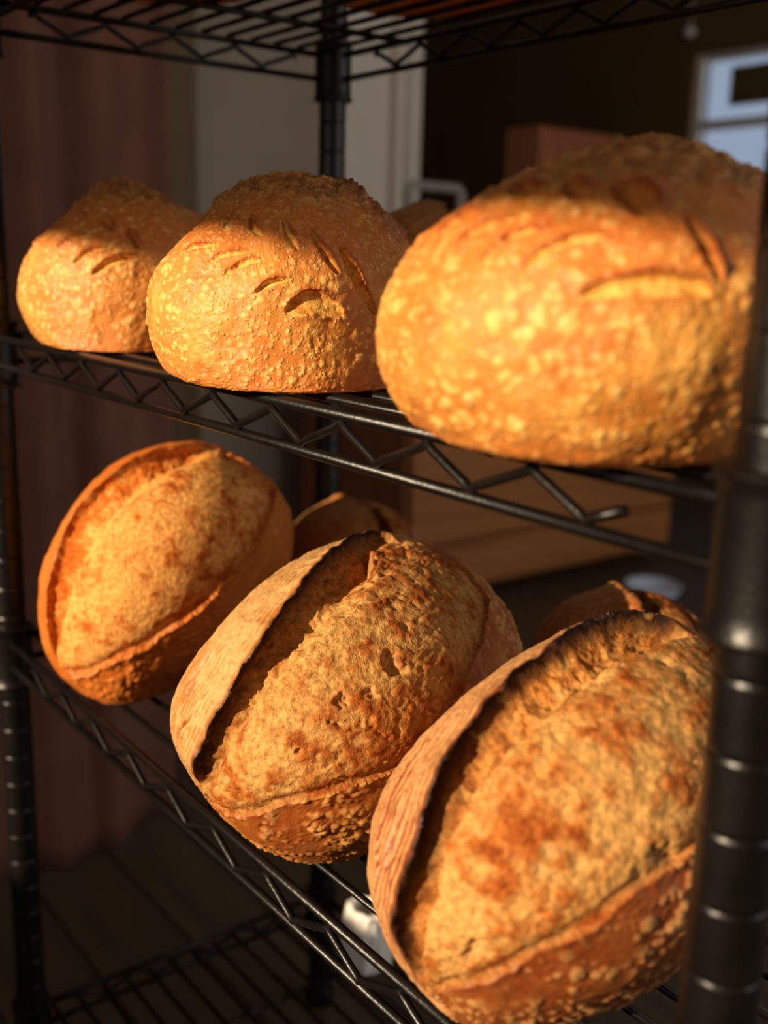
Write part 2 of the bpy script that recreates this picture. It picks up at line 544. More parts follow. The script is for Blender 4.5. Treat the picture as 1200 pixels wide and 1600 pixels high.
# ------------------------------------------------------------------ wire rack
RW, RD = 0.7026, 0.3237
SHELF = [0.505, 0.2554, 0.0, -0.368]
RAIL_DROP = 0.021
rack = empty('wire_rack', (0, 0, FZ))
tag(rack, 'black wire shelving rack on round grooved posts holding the loaves', 'rack')
K = MAT['black']
def rz(z): return z - FZ
GROOVE = .0254
def post(x, y, phase):
    R0 = .0126
    z = 0.0
    zt = rz(.66)
    prof = [(.008, 0), (.0155, .001), (.0165, .006), (.0165, .014), (R0, .02)]
    g = (phase - FZ) % GROOVE
    while g < .03: g += GROOVE
    while g < zt - .01:
        prof += [(R0, g - .0040), (R0, g - .0022), (R0, g - .0013), (R0 - .0006, g - .0006), (R0 - .0006, g + .0006), (R0, g + .0013), (R0, g + .0022), (R0, g + .0040)]
        g += GROOVE
    prof += [(R0, zt - .004), (R0 - .002, zt), (.002, zt + .001)]
    o = MB().lathe(prof, n=40).build('post', K, rack, True, 50)
    o.location = (x, y, 0)
post(0, 0, .0986); post(RW, 0, .2038 + .0004); post(0, RD, .09); post(RW, RD, .10)

YR = -.0045   # rails stand just proud of the post axes
def zigzag(a, b, ztop, zbot, t0, per, up_len, n_max, half_end=False):
    """wire bent up and down between two rails; a,b ends in plan, t0 first crest along the rail"""
    a = np.array(a, float); b = np.array(b, float)
    L = np.linalg.norm(b - a); d = (b - a) / L
    pts = []
    t = t0
    rr = .0035
    while t < L - .03:
        for tt, zz in ((t, ztop), (t + per - up_len, zbot)):
            if tt > L - .02: break
            s_ = 1 if zz == ztop else -1
            for dt, dz in ((-rr, -s_ * .0022), (0, 0), (rr, -s_ * .0022)):
                p = a + d * (tt + dt)
                pts.append((p[0], p[1], zz + dz))
        t += per
    return np.array(pts)

collar_prof = [(.0150, -.0405), (.0182, -.040), (.0186, -.0385), (.0174, -.0365), (.0168, -.030), (.0168, .004), (.0174, .008), (.0186, .0095), (.0186, .0115), (.0170, .0125), (.0135, .0127)]
collar_me = MB().lathe(collar_prof, n=40).mesh('collar')
collar_me.materials.append(K)
try: collar_me.set_sharp_from_angle(angle=math.radians(45))
except Exception: pass
mat_me = MB().tube([(.006, 0, 0), (RW - .006, 0, 0)], .0021, 10).mesh('mat_wire')
mat_me.materials.append(K)
cross_me = MB().tube([(0, .004, 0), (0, RD - .004, 0)], .0025, 10).mesh('cross_wire')
cross_me.materials.append(K)
ZT0 = {0: .075, 1: .0745, 2: .0705, 3: .07}
for si, z in enumerate(SHELF):
    zl = rz(z)
    mb = MB()
    for dz, r in ((0.0, .0029), (-RAIL_DROP, .0027)):
        zz = zl + dz
        mb.tube([(.012, YR, zz), (RW - .012, YR, zz)], r, 12)
        mb.tube([(.012, RD - YR, zz), (RW - .012, RD - YR, zz)], r, 12)
        mb.tube([(YR, .012, zz), (YR, RD - .012, zz)], r, 12)
        mb.tube([(RW - YR, .012, zz), (RW - YR, RD - .012, zz)], r, 12)
    sh = mb.build('shelf', K, rack)
    per = .0594
    zt, zb = zl - .0035, zl - RAIL_DROP + .0035
    pts = zigzag((0, YR - .0015), (RW, YR - .0015), zt, zb, ZT0[si], per, .0322, 20)
    # the bent wire stops short of the right-hand post, its cut end free between the rails
    pts = pts[pts[:, 0] < .645]
    if si == 1:
        pts = np.vstack([pts, [(.6525, YR - .0015, zl - .0105)]])
    MB().tube(pts, .0021, 10).build('truss_wire', K, sh)
    pts = zigzag((0, RD - YR + .0015), (RW, RD - YR + .0015), zt, zb, .06, per, .0322, 20)
    MB().tube(pts, .0021, 10).build('truss_wire', K, sh)
    for xx in (YR - .0015, RW - YR + .0015):
        pts = zigzag((xx, 0), (xx, RD), zt, zb, .045, per, .0322, 20)
        MB().tube(pts, .0021, 10).build('truss_wire', K, sh)
    y = .0185
    while y < RD - .012:
        o = bpy.data.objects.new('mat_wire', mat_me); COL.objects.link(o)
        o.location = (0, y, zl + .0012); o.parent = sh
        y += .0239
    for xx in (.115, .3445, .5755):
        o = bpy.data.objects.new('cross_wire', cross_me); COL.objects.link(o)
        o.location = (xx, 0, zl - .0036); o.parent = sh
    for cx, cy in ((0, 0), (RW, 0), (0, RD), (RW, RD)):
        o = bpy.data.objects.new('corner_collar', collar_me); COL.objects.link(o)
        o.location = (cx, cy, zl); o.parent = sh

# ------------------------------------------------------------------ noise
_P = np.random.default_rng(3).permutation(256)
_P = np.concatenate([_P, _P, _P])
_G = np.random.default_rng(4).normal(size=(256, 3))
_G /= np.linalg.norm(_G, axis=1)[:, None]
_G = _G.astype(np.float32)
def perlin(X):
    X = np.asarray(X, np.float32)
    i = np.floor(X).astype(np.int32)
    f = X - i
    u = f * f * f * (f * (f * 6 - 15) + 10)
    i &= 255
    out = np.zeros(len(X), np.float32)
    for dx in (0, 1):
        wx = u[:, 0] if dx else 1 - u[:, 0]
        for dy in (0, 1):
            wy = u[:, 1] if dy else 1 - u[:, 1]
            for dz in (0, 1):
                wz = u[:, 2] if dz else 1 - u[:, 2]
                h = _P[_P[_P[(i[:, 0] + dx) & 255] + ((i[:, 1] + dy) & 255)] + ((i[:, 2] + dz) & 255)]
                g = _G[h]
                out += wx * wy * wz * (g[:, 0] * (f[:, 0] - dx) + g[:, 1] * (f[:, 1] - dy) + g[:, 2] * (f[:, 2] - dz))
    return out * 1.5
def fbm(X, oct=4, gain=.5):
    s, a, X = 0, 1.0, np.asarray(X, np.float32)
    for k in range(oct):
        s = s + a * perlin(X + 17.3 * k)
        X = X * 2.03
        a *= gain
    return s
def worley(X, seed=0, keep=1.0):
    """distance to nearest feature point, and that cell's random value"""
    X = np.asarray(X, np.float32)
    i = np.floor(X).astype(np.int32)
    best = np.full(len(X), 81.0, np.float32)
    val = np.zeros(len(X), np.float32)
    rs = np.random.default_rng(11 + seed).random((256, 4)).astype(np.float32)
    rs[rs[:, 3] >= keep, :3] += 50
    f = X - i
    base = [i[:, a] & 255 for a in range(3)]
    for dx in (-1, 0, 1):
        hx = _P[(base[0] + dx) & 255]
        for dy in (-1, 0, 1):
            hy = _P[hx + ((base[1] + dy) & 255)]
            for dz in (-1, 0, 1):
                h = _P[hy + ((base[2] + dz) & 255)]
                q = rs[h]
                ex = q[:, 0] + dx - f[:, 0]; ey = q[:, 1] + dy - f[:, 1]; ez = q[:, 2] + dz - f[:, 2]
                d = ex * ex + ey * ey + ez * ez
                m = d < best
                best[m] = d[m]
                val[m] = q[m, 3]
    return np.sqrt(best), val
def sstep(a, b, x):
    t = np.clip((x - a) / (b - a), 0, 1)
    return t * t * (3 - 2 * t)
def mix(a, b, t): return a + (b - a) * (t[:, None] if np.ndim(t) else t)

def chaikin(L, n=1):
    L = np.asarray(L, float)
    for _ in range(n):
        q = L[:-1] * .75 + L[1:] * .25
        r = L[:-1] * .25 + L[1:] * .75
        L = np.vstack([L[:1], np.stack([q, r], 1).reshape(-1, 2), L[-1:]])
    return L
def pdist(P, L):
    """distance from points to polyline, parameter 0..1 along it, signed side"""
    best = np.full(len(P), 1e9); par = np.zeros(len(P)); side = np.zeros(len(P))
    seg = np.linalg.norm(np.diff(L, axis=0), axis=1); cum = np.r_[0, np.cumsum(seg)]; tot = cum[-1]
    for k in range(len(L) - 1):
        a, b = L[k], L[k + 1]
        d = b - a
        t = np.clip(((P - a) @ d) / (d @ d + 1e-12), 0, 1)
        q = P - a - t[:, None] * d
        dd = np.sqrt((q ** 2).sum(1))
        m = dd < best
        best = np.where(m, dd, best)
        par = np.where(m, (cum[k] + t * seg[k]) / tot, par)
        side = np.where(m, np.sign(d[0] * (P[:, 1] - a[1]) - d[1] * (P[:, 0] - a[0])), side)
    return best, par, side
def inpoly(P, poly):
    c = np.zeros(len(P), bool)
    n = len(poly)
    for k in range(n):
        a, b = poly[k], poly[(k + 1) % n]
        m = ((a[1] > P[:, 1]) != (b[1] > P[:, 1]))
        x = (b[0] - a[0]) * (P[:, 1] - a[1]) / (b[1] - a[1] + 1e-15) + a[0]
        c ^= m & (P[:, 0] < x)
    return c

EX, SIG, KM = .9, .022, .085
def rotm(yaw, roll):
    cr, sr, cy, sy = math.cos(roll), math.sin(roll), math.cos(yaw), math.sin(yaw)
    return np.array([[cy, -sy, 0], [sy, cy, 0], [0, 0, 1]]) @ np.array([[cr, 0, sr], [0, 1, 0], [-sr, 0, cr]])

def loaf_base(d, NR, NS):
    """dense polar grid over the risen dough's outer form; offsets from the loaf's origin on the shelf"""
    g = np.array(d['g'], float); g /= np.linalg.norm(g)
    e1 = np.array(d['e1'], float); e1 -= (e1 @ g) * g; e1 /= np.linalg.norm(e1)
    e2 = np.cross(g, e1)
    # square grid wrapped round the loaf (even cells, finest on the upper, outward side)
    n = NR
    l = np.linspace(-1, 1, n)
    X, Y = np.meshgrid(l, l, indexing='ij')
    X, Y = X.ravel(), Y.ravel()
    m = np.maximum(np.abs(X), np.abs(Y))
    ang = np.where(np.abs(X) >= np.abs(Y), np.arctan2(Y, X), 0)
    r_sq = m
    with np.errstate(divide='ignore', invalid='ignore'):
        ph = np.where(np.abs(X) > np.abs(Y), np.pi / 4 * Y / np.where(X == 0, 1, X), np.pi / 2 - np.pi / 4 * X / np.where(Y == 0, 1, Y))
        rs = np.where(np.abs(X) > np.abs(Y), X, Y)
    rs = np.where(m == 0, 0, rs)
    ax_, ay_ = rs * np.cos(ph), rs * np.sin(ph)
    r1 = np.hypot(ax_, ay_)
    rr = np.where(r1 < .86, r1 / .86 * 1.72, 1.72 + (np.pi - .01 - 1.72) * ((r1 - .86) / .14).clip(0, 1))
    pp = np.arctan2(ay_, ax_)
    NS = n
    S = np.cos(rr)[:, None] * g + np.sin(rr)[:, None] * (np.cos(pp)[:, None] * e1 + np.sin(pp)[:, None] * e2)
    uv = np.stack([rr * np.cos(pp), rr * np.sin(pp)], -1)
    x, y, yaw, roll, a, b, c, h = d['q']
    P = (np.sign(S) * np.abs(S) ** EX * np.array([b, a, c])) @ rotm(yaw, roll).T + np.array([0, 0, h])
    if d.get('C'):
        D = np.zeros_like(P)
        for C, W in zip(np.array(d['C']), np.array(d['W'])):
            D += np.exp(-((P - C) ** 2).sum(1) / (2 * SIG ** 2))[:, None] * W
        P = P + D
    return P, uv, NR, NS

def grid_normals(P, NR, NS):
    G = P.reshape(NR, NS, 3)
    du = np.gradient(G, axis=0)
    dv = np.gradient(G, axis=1)
    n = np.cross(du, dv).reshape(-1, 3)
    n /= np.linalg.norm(n, axis=1)[:, None] + 1e-12
    c = P.mean(0)
    if ((P - c) * n).sum() < 0: n = -n
    return n, du.reshape(-1, 3), dv.reshape(-1, 3)

def settle(P):
    z = P[:, 2]
    P[:, 2] = np.where(z > .006, z, .006 * np.exp(np.minimum((z - .006) / .006, 0))) - .0004
    return P

def grid_faces(NR, NS):
    i = np.arange(NR - 1)[:, None] * NS
    k = np.arange(NS - 1)[None]
    return np.stack([i + k, i + NS + k, i + NS + k + 1, i + k + 1], -1).reshape(-1, 4)

def emit(root, P, Cc, F, region, names, mats, NR, NS):
    """split the continuous skin into its parts by region number, one mesh each"""
    fr = region[F[:, 0]]
    c = P.mean(0)
    q = P[F[:, 0]]
    fn_ = np.cross(P[F[:, 1]] - q, P[F[:, 3]] - q)
    if (fn_ * (q - c)).sum() < 0: F = F[:, ::-1]
    for r, nm in names.items():
        f = F[fr == r]
        if len(f) == 0: continue
        used, inv = np.unique(f, return_inverse=True)
        f2 = inv.reshape(-1, 4)
        V = P[used]
        fl = [f2]
        me = mesh_np(nm, V, fl)
        at = me.color_attributes.new('bake', 'FLOAT_COLOR', 'POINT')
        buf = np.ones((len(used), 4), np.float32)
        buf[:, :3] = Cc[used]
        at.data.foreach_set('color', buf.ravel())
        link(nm, me, mats[r], root)

S_ = lambda *c: srgb(c)
GOLD, DEEP, RED, CHAR = S_(214, 150, 70), S_(176, 100, 38), S_(150, 72, 30), S_(44, 26, 18)
PALE, FLOUR, CREAM = S_(236, 194, 122), S_(226, 190, 128), S_(238, 200, 130)
TOAST, BROWN = S_(198, 124, 54), S_(112, 62, 28)

def blisters(P, size, keep, seed, sharp=1.0):
    d, v = worley(P / size, seed, keep)
    r = .32 + .30 * ((v * 7.13) % 1)
    return np.sqrt(np.clip(1 - (d / r) ** 2, 0, 1)), v

# ---- loaf opened by one long cut, with a raised ear
def open_loaf(d, label, NR=430, NS=0, style=0, seed=0, name='sourdough_loaf', tint=None):
    P, uv, NR, NS = loaf_base(d, NR, NS)
    nrm, _, _ = grid_normals(P, NR, NS)
    U = uv * KM
    rim = chaikin(np.array(d['rim']) * KM); seam = chaikin(np.array(d['seam']) * KM); inner = chaikin(np.array(d['inner']) * KM)
    wob = np.stack([fbm(P * 60 + seed, 3), fbm(P * 60 + 40 + seed, 3)], -1) * .0018
    Uw = U + wob
    dr, tr, sr_ = pdist(Uw, rim)
    ds, ts, _ = pdist(Uw, seam)
    di, ti, _ = pdist(Uw, inner)
    inside = inpoly(Uw, np.vstack([rim, seam]))
    valley = inside & inpoly(Uw, np.vstack([rim, inner[::-1]]))
    # direction on the skin pointing from crust across the rim into the opening
    ti_ = np.gradient(rim, axis=0)
    # tangential direction from 3D: toward opening pole
    pole = P[np.argmin((uv ** 2).sum(1))]
    tg = pole - P
    tg -= (tg * nrm).sum(1)[:, None] * nrm
    tg /= np.linalg.norm(tg, axis=1)[:, None] + 1e-9
    fade = sstep(0, .10, tr) * sstep(0, .10, 1 - tr)
    big = fbm(P * 28 + seed, 3)
    med = fbm(P * 75 + 9 + seed, 3)
    fin = fbm(P * 230 + 5 + seed, 2)
    rag = fbm(P * 140 + 21 + seed, 3, .6)
    disp = np.zeros(len(P)); tang = np.zeros(len(P))
    out = ~inside
    p = dict(lip=.005, depth=.012, curl=.005, dome=.003, rough=1.0)
    p.update(d.get('p', {}))
    # ear outside the rim
    lipf = np.exp(-dr / .011) * fade * out
    disp += p['lip'] * lipf * (1 + .35 * med)
    tang += p['curl'] * np.exp(-dr / np.where(out, .008, .0022)) * fade * (1 + .3 * med)
    # valley
    wv = dr + di
    tau = np.where(valley, dr / (wv + 1e-6), 1.0)
    dep = p['depth'] * np.clip(wv / .020, 0, 1.1) * fade
    prof = np.where(tau < .55, sstep(-.08, .55, tau), 1 - sstep(.56, 1.05, tau))
    disp += np.where(valley, -dep * prof * (1 + .25 * med) + p['lip'] * fade * (1 + .35 * med) * (1 - sstep(0, .16, tau)), 0)
    tang -= np.where(valley, .004 * fade * np.exp(-((tau - .22) / .15) ** 2), 0)
    # risen crumb
    hill = inside & ~valley
    edge = np.minimum(ds, np.where(hill, di + .004, 1))
    disp += np.where(hill, p['dome'] * (1 - np.exp(-edge / .02)), 0)
    # far seam: thin crust lip
    disp += p.get('seamlip', .0013) * np.exp(-ds / .0045) * out * (1 - np.exp(-dr / .01)) * (1 + .5 * med)
    disp -= np.where(hill, .0018 * np.exp(-(ds - .0025) ** 2 / .003 ** 2), 0)
    # crumb relief, carried on the torn surface itself
    ix = np.where(inside)[0]
    P1 = (P + nrm * disp[:, None] + tg * tang[:, None])[ix]
    med[ix] = fbm(P1 * 75 + 9 + seed, 3)
    fin[ix] = fbm(P1 * 240 + 5 + seed, 2)
    rag[ix] = fbm(P1 * 140 + 21 + seed, 3, .6)
    R_ = p['rough']
    ridg = 1 - np.abs(fbm(P * np.array([60, 60, 60]) + 3 + seed, 4, .55)) * 2
    str3 = fbm((P @ rotm(d['q'][2], d['q'][3])) * np.array([330, 100, 330]) + seed, 2)
    tear = np.clip(ridg - .72, 0, 1) / .28
    disp += np.where(inside, R_ * (1 + .8 * valley) * (.0007 * med + .0005 * rag + .00035 * fin + .0003 * str3 - .0009 * tear * sstep(-.1, .5, big)), 0)
    hd, hv = worley(P / .012, seed + 5, .22)
    hole = np.clip(1 - hd / .34, 0, 1) * inside
    disp -= R_ * .0022 * hole
    pit = np.zeros(len(P))
    for px_, py_, pr_ in d.get('pits', []):
        dd = np.hypot(Uw[:, 0] - px_ * KM + .003 * rag, Uw[:, 1] - py_ * KM + .003 * med) / (pr_ * KM)
        pit = np.maximum(pit, (1 - sstep(.15, 1.3, dd + .25 * fin)) * (.6 + 4 * pr_ * KM / .03))
    disp -= np.where(inside, .0036 * pit, 0)
    # crust relief
    bl0, v0 = blisters(P, .0085, .34, seed + 3); bl1, v1 = blisters(P, .0044, .65, seed); bl2, v2 = blisters(P, .0028, .6, seed + 1)
    right = out * sstep(0, .004, dr - ds + .004)          # crust on the far side of the cut
    left = out * (1 - sstep(0, .004, dr - ds + .004))
    blm = (right * .9 + left * .18) * sstep(-.6, .15, fbm(P * 38 + 70 + seed, 2))
    disp += out * blm * (.0013 * bl0 * right + .0010 * bl1 + .0005 * bl2)
    str_ = np.sin(dr / .0034 * 2 * np.pi + 2.0 * med + 3 * big)
    disp += left * (.00035 * str_ + .0003 * rag) * sstep(.004, .012, dr)
    disp += out * (.0012 * big + .0004 * med)
    # folds in the near crust
    fold = np.zeros(len(P))
    for L in d.get('crease', []):
        dd, t, sd_ = pdist(Uw, chaikin(np.array(L) * KM))
        e = sstep(0, .15, t) * sstep(0, .15, 1 - t)
        fold = np.maximum(fold, np.exp(-(dd / .0011) ** 2) * e)
        disp -= np.exp(-(dd / .0013) ** 2) * e * .0014
        disp += np.exp(-((dd - .003) / .0025) ** 2) * e * .0007
    Pn = P + nrm * disp[:, None] + tg * tang[:, None]
    Pn = settle(Pn)
    # ---- bake colours
    hgt = np.clip(P[:, 2] / .14, 0, 1)
    col = mix(np.tile(DEEP, (len(P), 1)), GOLD, sstep(-.5, .6, big + .5 * med))
    col = mix(col, RED, .55 * sstep(.1, .7, fbm(P * 24 + 50 + seed, 3)))
    col = mix(col, S_(188, 122, 62) if p.get('streak', .3) < .5 else S_(140, 70, 36), .9 * left * p.get('flour', .8))
    col = col * np.array([.80, .66, .52])
    fl = left * sstep(.0012, .004, dr) * p.get('flour', .8)
    fl = fl * sstep(-.65, .25, .6 * fbm(P * 26 + 8 + seed, 2) + p.get('streak', .3) * str_ + .5 * rag)
    spk = sstep(.35, .75, fin + .4 * rag)
    col = mix(col, S_(*p.get('flourc', (205, 162, 104))), np.clip(fl, 0, 1) * .9 * (1 - .55 * spk))
    fr_ = right * p.get('flour_r', .25) * sstep(.0, .6, rag + .4 * fin)
    col = mix(col, S_(196, 150, 104), np.clip(fr_, 0, 1))
    col = mix(col, RED * .62, np.clip(.50 * right * p.get('red_shade_side', .5), 0, .8))  # red-brown far crust, darkened further in colour for the weak light there
    col = mix(col, PALE, np.clip(np.maximum(bl0 * right, bl1) * blm * .40, 0, .40))
    if p.get('amber'):
        col = mix(col, S_(196, 104, 30), p['amber'] * out)
    col = mix(col, S_(112, 52, 26), .75 * fold)
    # crumb
    ctex = .8 * med + .6 * rag + .7 * big
    cc = mix(np.tile(CREAM, (len(P), 1)), TOAST, sstep(-.45, .75, ctex + p.get('toast', 0)))
    cc = mix(cc, S_(160, 84, 30), .85 * sstep(.45, 1.15, ctex + .5 * fin + p.get('toast', 0)))
    cc = mix(cc, S_(240, 208, 146), .8 * np.clip(hole * 2, 0, 1))
    cc = mix(cc, S_(244, 214, 156), .7 * np.clip(pit, 0, 1))
    cc = mix(cc, S_(160, 86, 32), .6 * np.exp(-ds / .006))
    # caramelised inner wall under the ear, its colour lightened in place of ambient light
    wall_ = valley * (1 - sstep(.30, .72, tau)) * fade
    cc = mix(cc, S_(*p.get('wallc', (184, 108, 42))), wall_ * sstep(-.9, .3, rag))
    cc = mix(cc, BROWN, p.get('wallb', 1.0) * wall_ * sstep(.1, .8, rag + .4 * str3) * .8)
    col = np.where(inside[:, None], cc, col)
    ch = np.exp(-(dr / np.where(inside, .0068, .0016)) ** 2) * fade * sstep(-1.0, .2, p.get('char', .4) + .8 * med + .3 * rag)
    col = mix(col, CHAR, np.clip(ch * 1.05 * p.get('charw', 1.0), 0, 1))
    col = np.where(inside[:, None], col * np.array(p.get('ctint', [.61, .475, .35])), col)
    bott = 1 - sstep(.004, .022, P[:, 2] + .006 * med)
    col = mix(col, S_(186, 104, 44), .5 * bott)
    if tint is not None: col = col * np.array(tint)
    # ---- parts
    region = np.zeros(len(P), int)
    region[inside] = 1
    region[out & (dr < .0065) & (fade > .3)] = 2
    x, y = d['q'][0], d['q'][1]
    root = empty(name, (x, y, d['z0']))
    tag(root, label, 'bread', 'sourdough loaves on the wire rack')
    emit(root, Pn, np.clip(col, 0, .95), grid_faces(NR, NS), region, {0: 'crust', 1: 'crumb', 2: 'ear'}, {0: MAT['crust'], 1: MAT['crumb'], 2: MAT['crust']}, NR, NS)
    return root

# ---- golden blistered loaf with a wheat-stalk of short cuts
def scored_loaf(d, label, NR=430, NS=0, seed=0, name='sourdough_loaf', tint=None):
    P, uv, NR, NS = loaf_base(d, NR, NS)
    nrm, _, _ = grid_normals(P, NR, NS)
    U = uv * KM
    p = dict(blister=1.0, hi=.078, dark=.8)
    p.update(d.get('p', {}))
    big = fbm(P * 28 + seed, 3); med = fbm(P * 75 + 9 + seed, 3); fin = fbm(P * 230 + 5 + seed, 2); rag = fbm(P * 140 + 21 + seed, 3, .6)
    wob = np.stack([fbm(P * 110 + seed, 2), fbm(P * 110 + 40 + seed, 2)], -1) * .0008
    Uw = U + wob
    disp = np.zeros(len(P))
    region = np.zeros(len(P), int)
    cutm = np.zeros(len(P)); edgem = np.zeros(len(P)); deepm = np.zeros(len(P))
    dk = p.get('dk', [1.0] * 20)
    for k, (L, wd) in enumerate(zip(d.get('s', []), d.get('w', []))):
        L = chaikin(np.array(L) * KM, 1 if len(L) > 2 else 0)
        wd = wd * KM
        dd, t, sd_ = pdist(Uw, L)
        tap = np.sqrt(np.clip(4 * t * (1 - t), 0, 1)) ** .9
        w_ = wd * tap + 1e-6
        m = np.clip(1 - (dd / w_) ** 2, 0, 1) * (dd < w_)
        dpt = min(.0027, .0014 + wd * .25) * dk[k]
        # one wall steep, the other running out to the crust
        near_ = dd < w_ * 1.5
        up_ = 1.0 if P[near_ & (sd_ > 0), 2].mean() > P[near_ & (sd_ < 0), 2].mean() else -1.0
        q_ = up_ * sd_ * dd / w_
        prof = sstep(-1.0, .50, q_) * (1 - sstep(.45, 1.05, q_)) * 1.15 * (dd < w_) * np.clip(tap * 1.6, 0, 1)
        disp -= dpt * prof * (1 + .25 * rag)
        lip = np.exp(-((dd - w_) / .0022) ** 2) * tap * (dd >= w_) * np.where(q_ > 0, 1.0, .25)
        disp += .0009 * lip * dk[k]
        cutm = np.maximum(cutm, sstep(0, .35, m)); deepm = np.maximum(deepm, (dk[k] > 1.45) * sstep(0, .35, m)); edgem = np.maximum(edgem, np.exp(-((dd - w_) / .0019) ** 2) * tap * np.where(q_ > 0, 1.0, .45))
        region[(dd < w_ * .97) & (tap > .12)] = k + 1
    ear = np.zeros(len(P))
    if d.get('ear'):
        L = chaikin(np.array(d['ear']) * KM)
        dd, t, sd_ = pdist(Uw, L)
        e = np.exp(-(dd / .004) ** 2) * sstep(0, .08, t) * sstep(0, .08, 1 - t)
        disp += e * (.0045 + .0035 * rag)
        ear = np.exp(-(dd / .008) ** 2) * sstep(0, .08, t) * sstep(0, .08, 1 - t)
    outm = 1 - cutm
    hz = P[:, 2] + .010 * big + .004 * med
    top = sstep(p['hi'], p['hi'] + .018, hz)
    bm = outm * (1 - .75 * top) * p['blister']
    bl0, v0 = blisters(P, .0056, .22, seed + 3); bl1, v1 = blisters(P, .0034, .5, seed); bl2 = 0 * bl1
    patch = sstep(-.8, -.05, fbm(P * 40 + 70 + seed, 2))
    disp += bm * (.0006 * bl0 * patch + .00050 * bl1 * patch + .0003 * bl2)
    disp += outm * (.0014 * big + .0005 * med + .0003 * fin)
    wr = 1 - np.abs(fbm(P * np.array([80, 80, 130]) + 33 + seed, 3)) * 2
    disp += top * (.0016 * rag + .0016 * np.clip(wr, 0, 1))
    Pn = settle(P + nrm * disp[:, None])
    col = mix(np.tile(S_(222, 156, 70), (len(P), 1)), S_(236, 186, 100), sstep(-.5, .5, big + .4 * med))
    col = mix(col, S_(200, 118, 44), .75 * sstep(.05, .65, fbm(P * 22 + 50 + seed, 3) + .35 * rag))
    blc = np.clip(np.maximum(np.maximum(bl0, bl1) * patch, .7 * bl2), 0, 1)
    col = mix(col, S_(190, 106, 42), .60 * bm * (1 - sstep(.0, .5, blc)) * (.4 + .6 * patch))
    col = mix(col, S_(250, 218, 150), bm * sstep(.30, .90, blc) * .40)
    sh = sstep(p['hi'] - .030, p['hi'] + .004, hz) * (1 - top)
    col = mix(col, S_(206, 112, 48), .75 * sh * outm * sstep(-.6, .3, med + big + .2))
    tc_ = mix(np.tile(S_(112, 58, 30), (len(P), 1)), S_(172, 104, 52), sstep(-.4, .6, rag + .5 * med))
    tc_ = mix(tc_, S_(214, 172, 112), .75 * sstep(.15, .75, fin + .5 * rag))
    col = mix(col, tc_, np.clip(top * p['dark'], 0, 1))
    col = mix(col, S_(92, 46, 24), .8 * ear * sstep(-.7, .3, rag))
    col = mix(col, mix(np.tile(S_(238, 192, 108), (len(P), 1)), S_(216, 146, 68), sstep(-.2, .8, med + rag)), cutm * .95)
    col = mix(col, S_(196, 122, 56), .75 * deepm)
    col = mix(col, S_(172, 78, 34), .9 * edgem * (1 - cutm))
    col = col * np.array([.93, .84, .68])
    bott = 1 - sstep(.002, .016, P[:, 2] + .006 * med)
    col = mix(col, S_(200, 112, 46), .7 * bott)
    if tint is not None: col = col * np.array(tint)
    x, y = d['q'][0], d['q'][1]
    root = empty(name, (x, y, d['z0']))
    tag(root, label, 'bread', 'sourdough loaves on the wire rack')
    names = {0: 'crust'}; mats = {0: MAT['golden']}
    for k in range(len(d.get('s', []))):
        names[k + 1] = 'score_cut'; mats[k + 1] = MAT['crumb']
    emit(root, Pn, np.clip(col, 0, .95), grid_faces(NR, NS), region, names, mats, NR, NS)
    return root

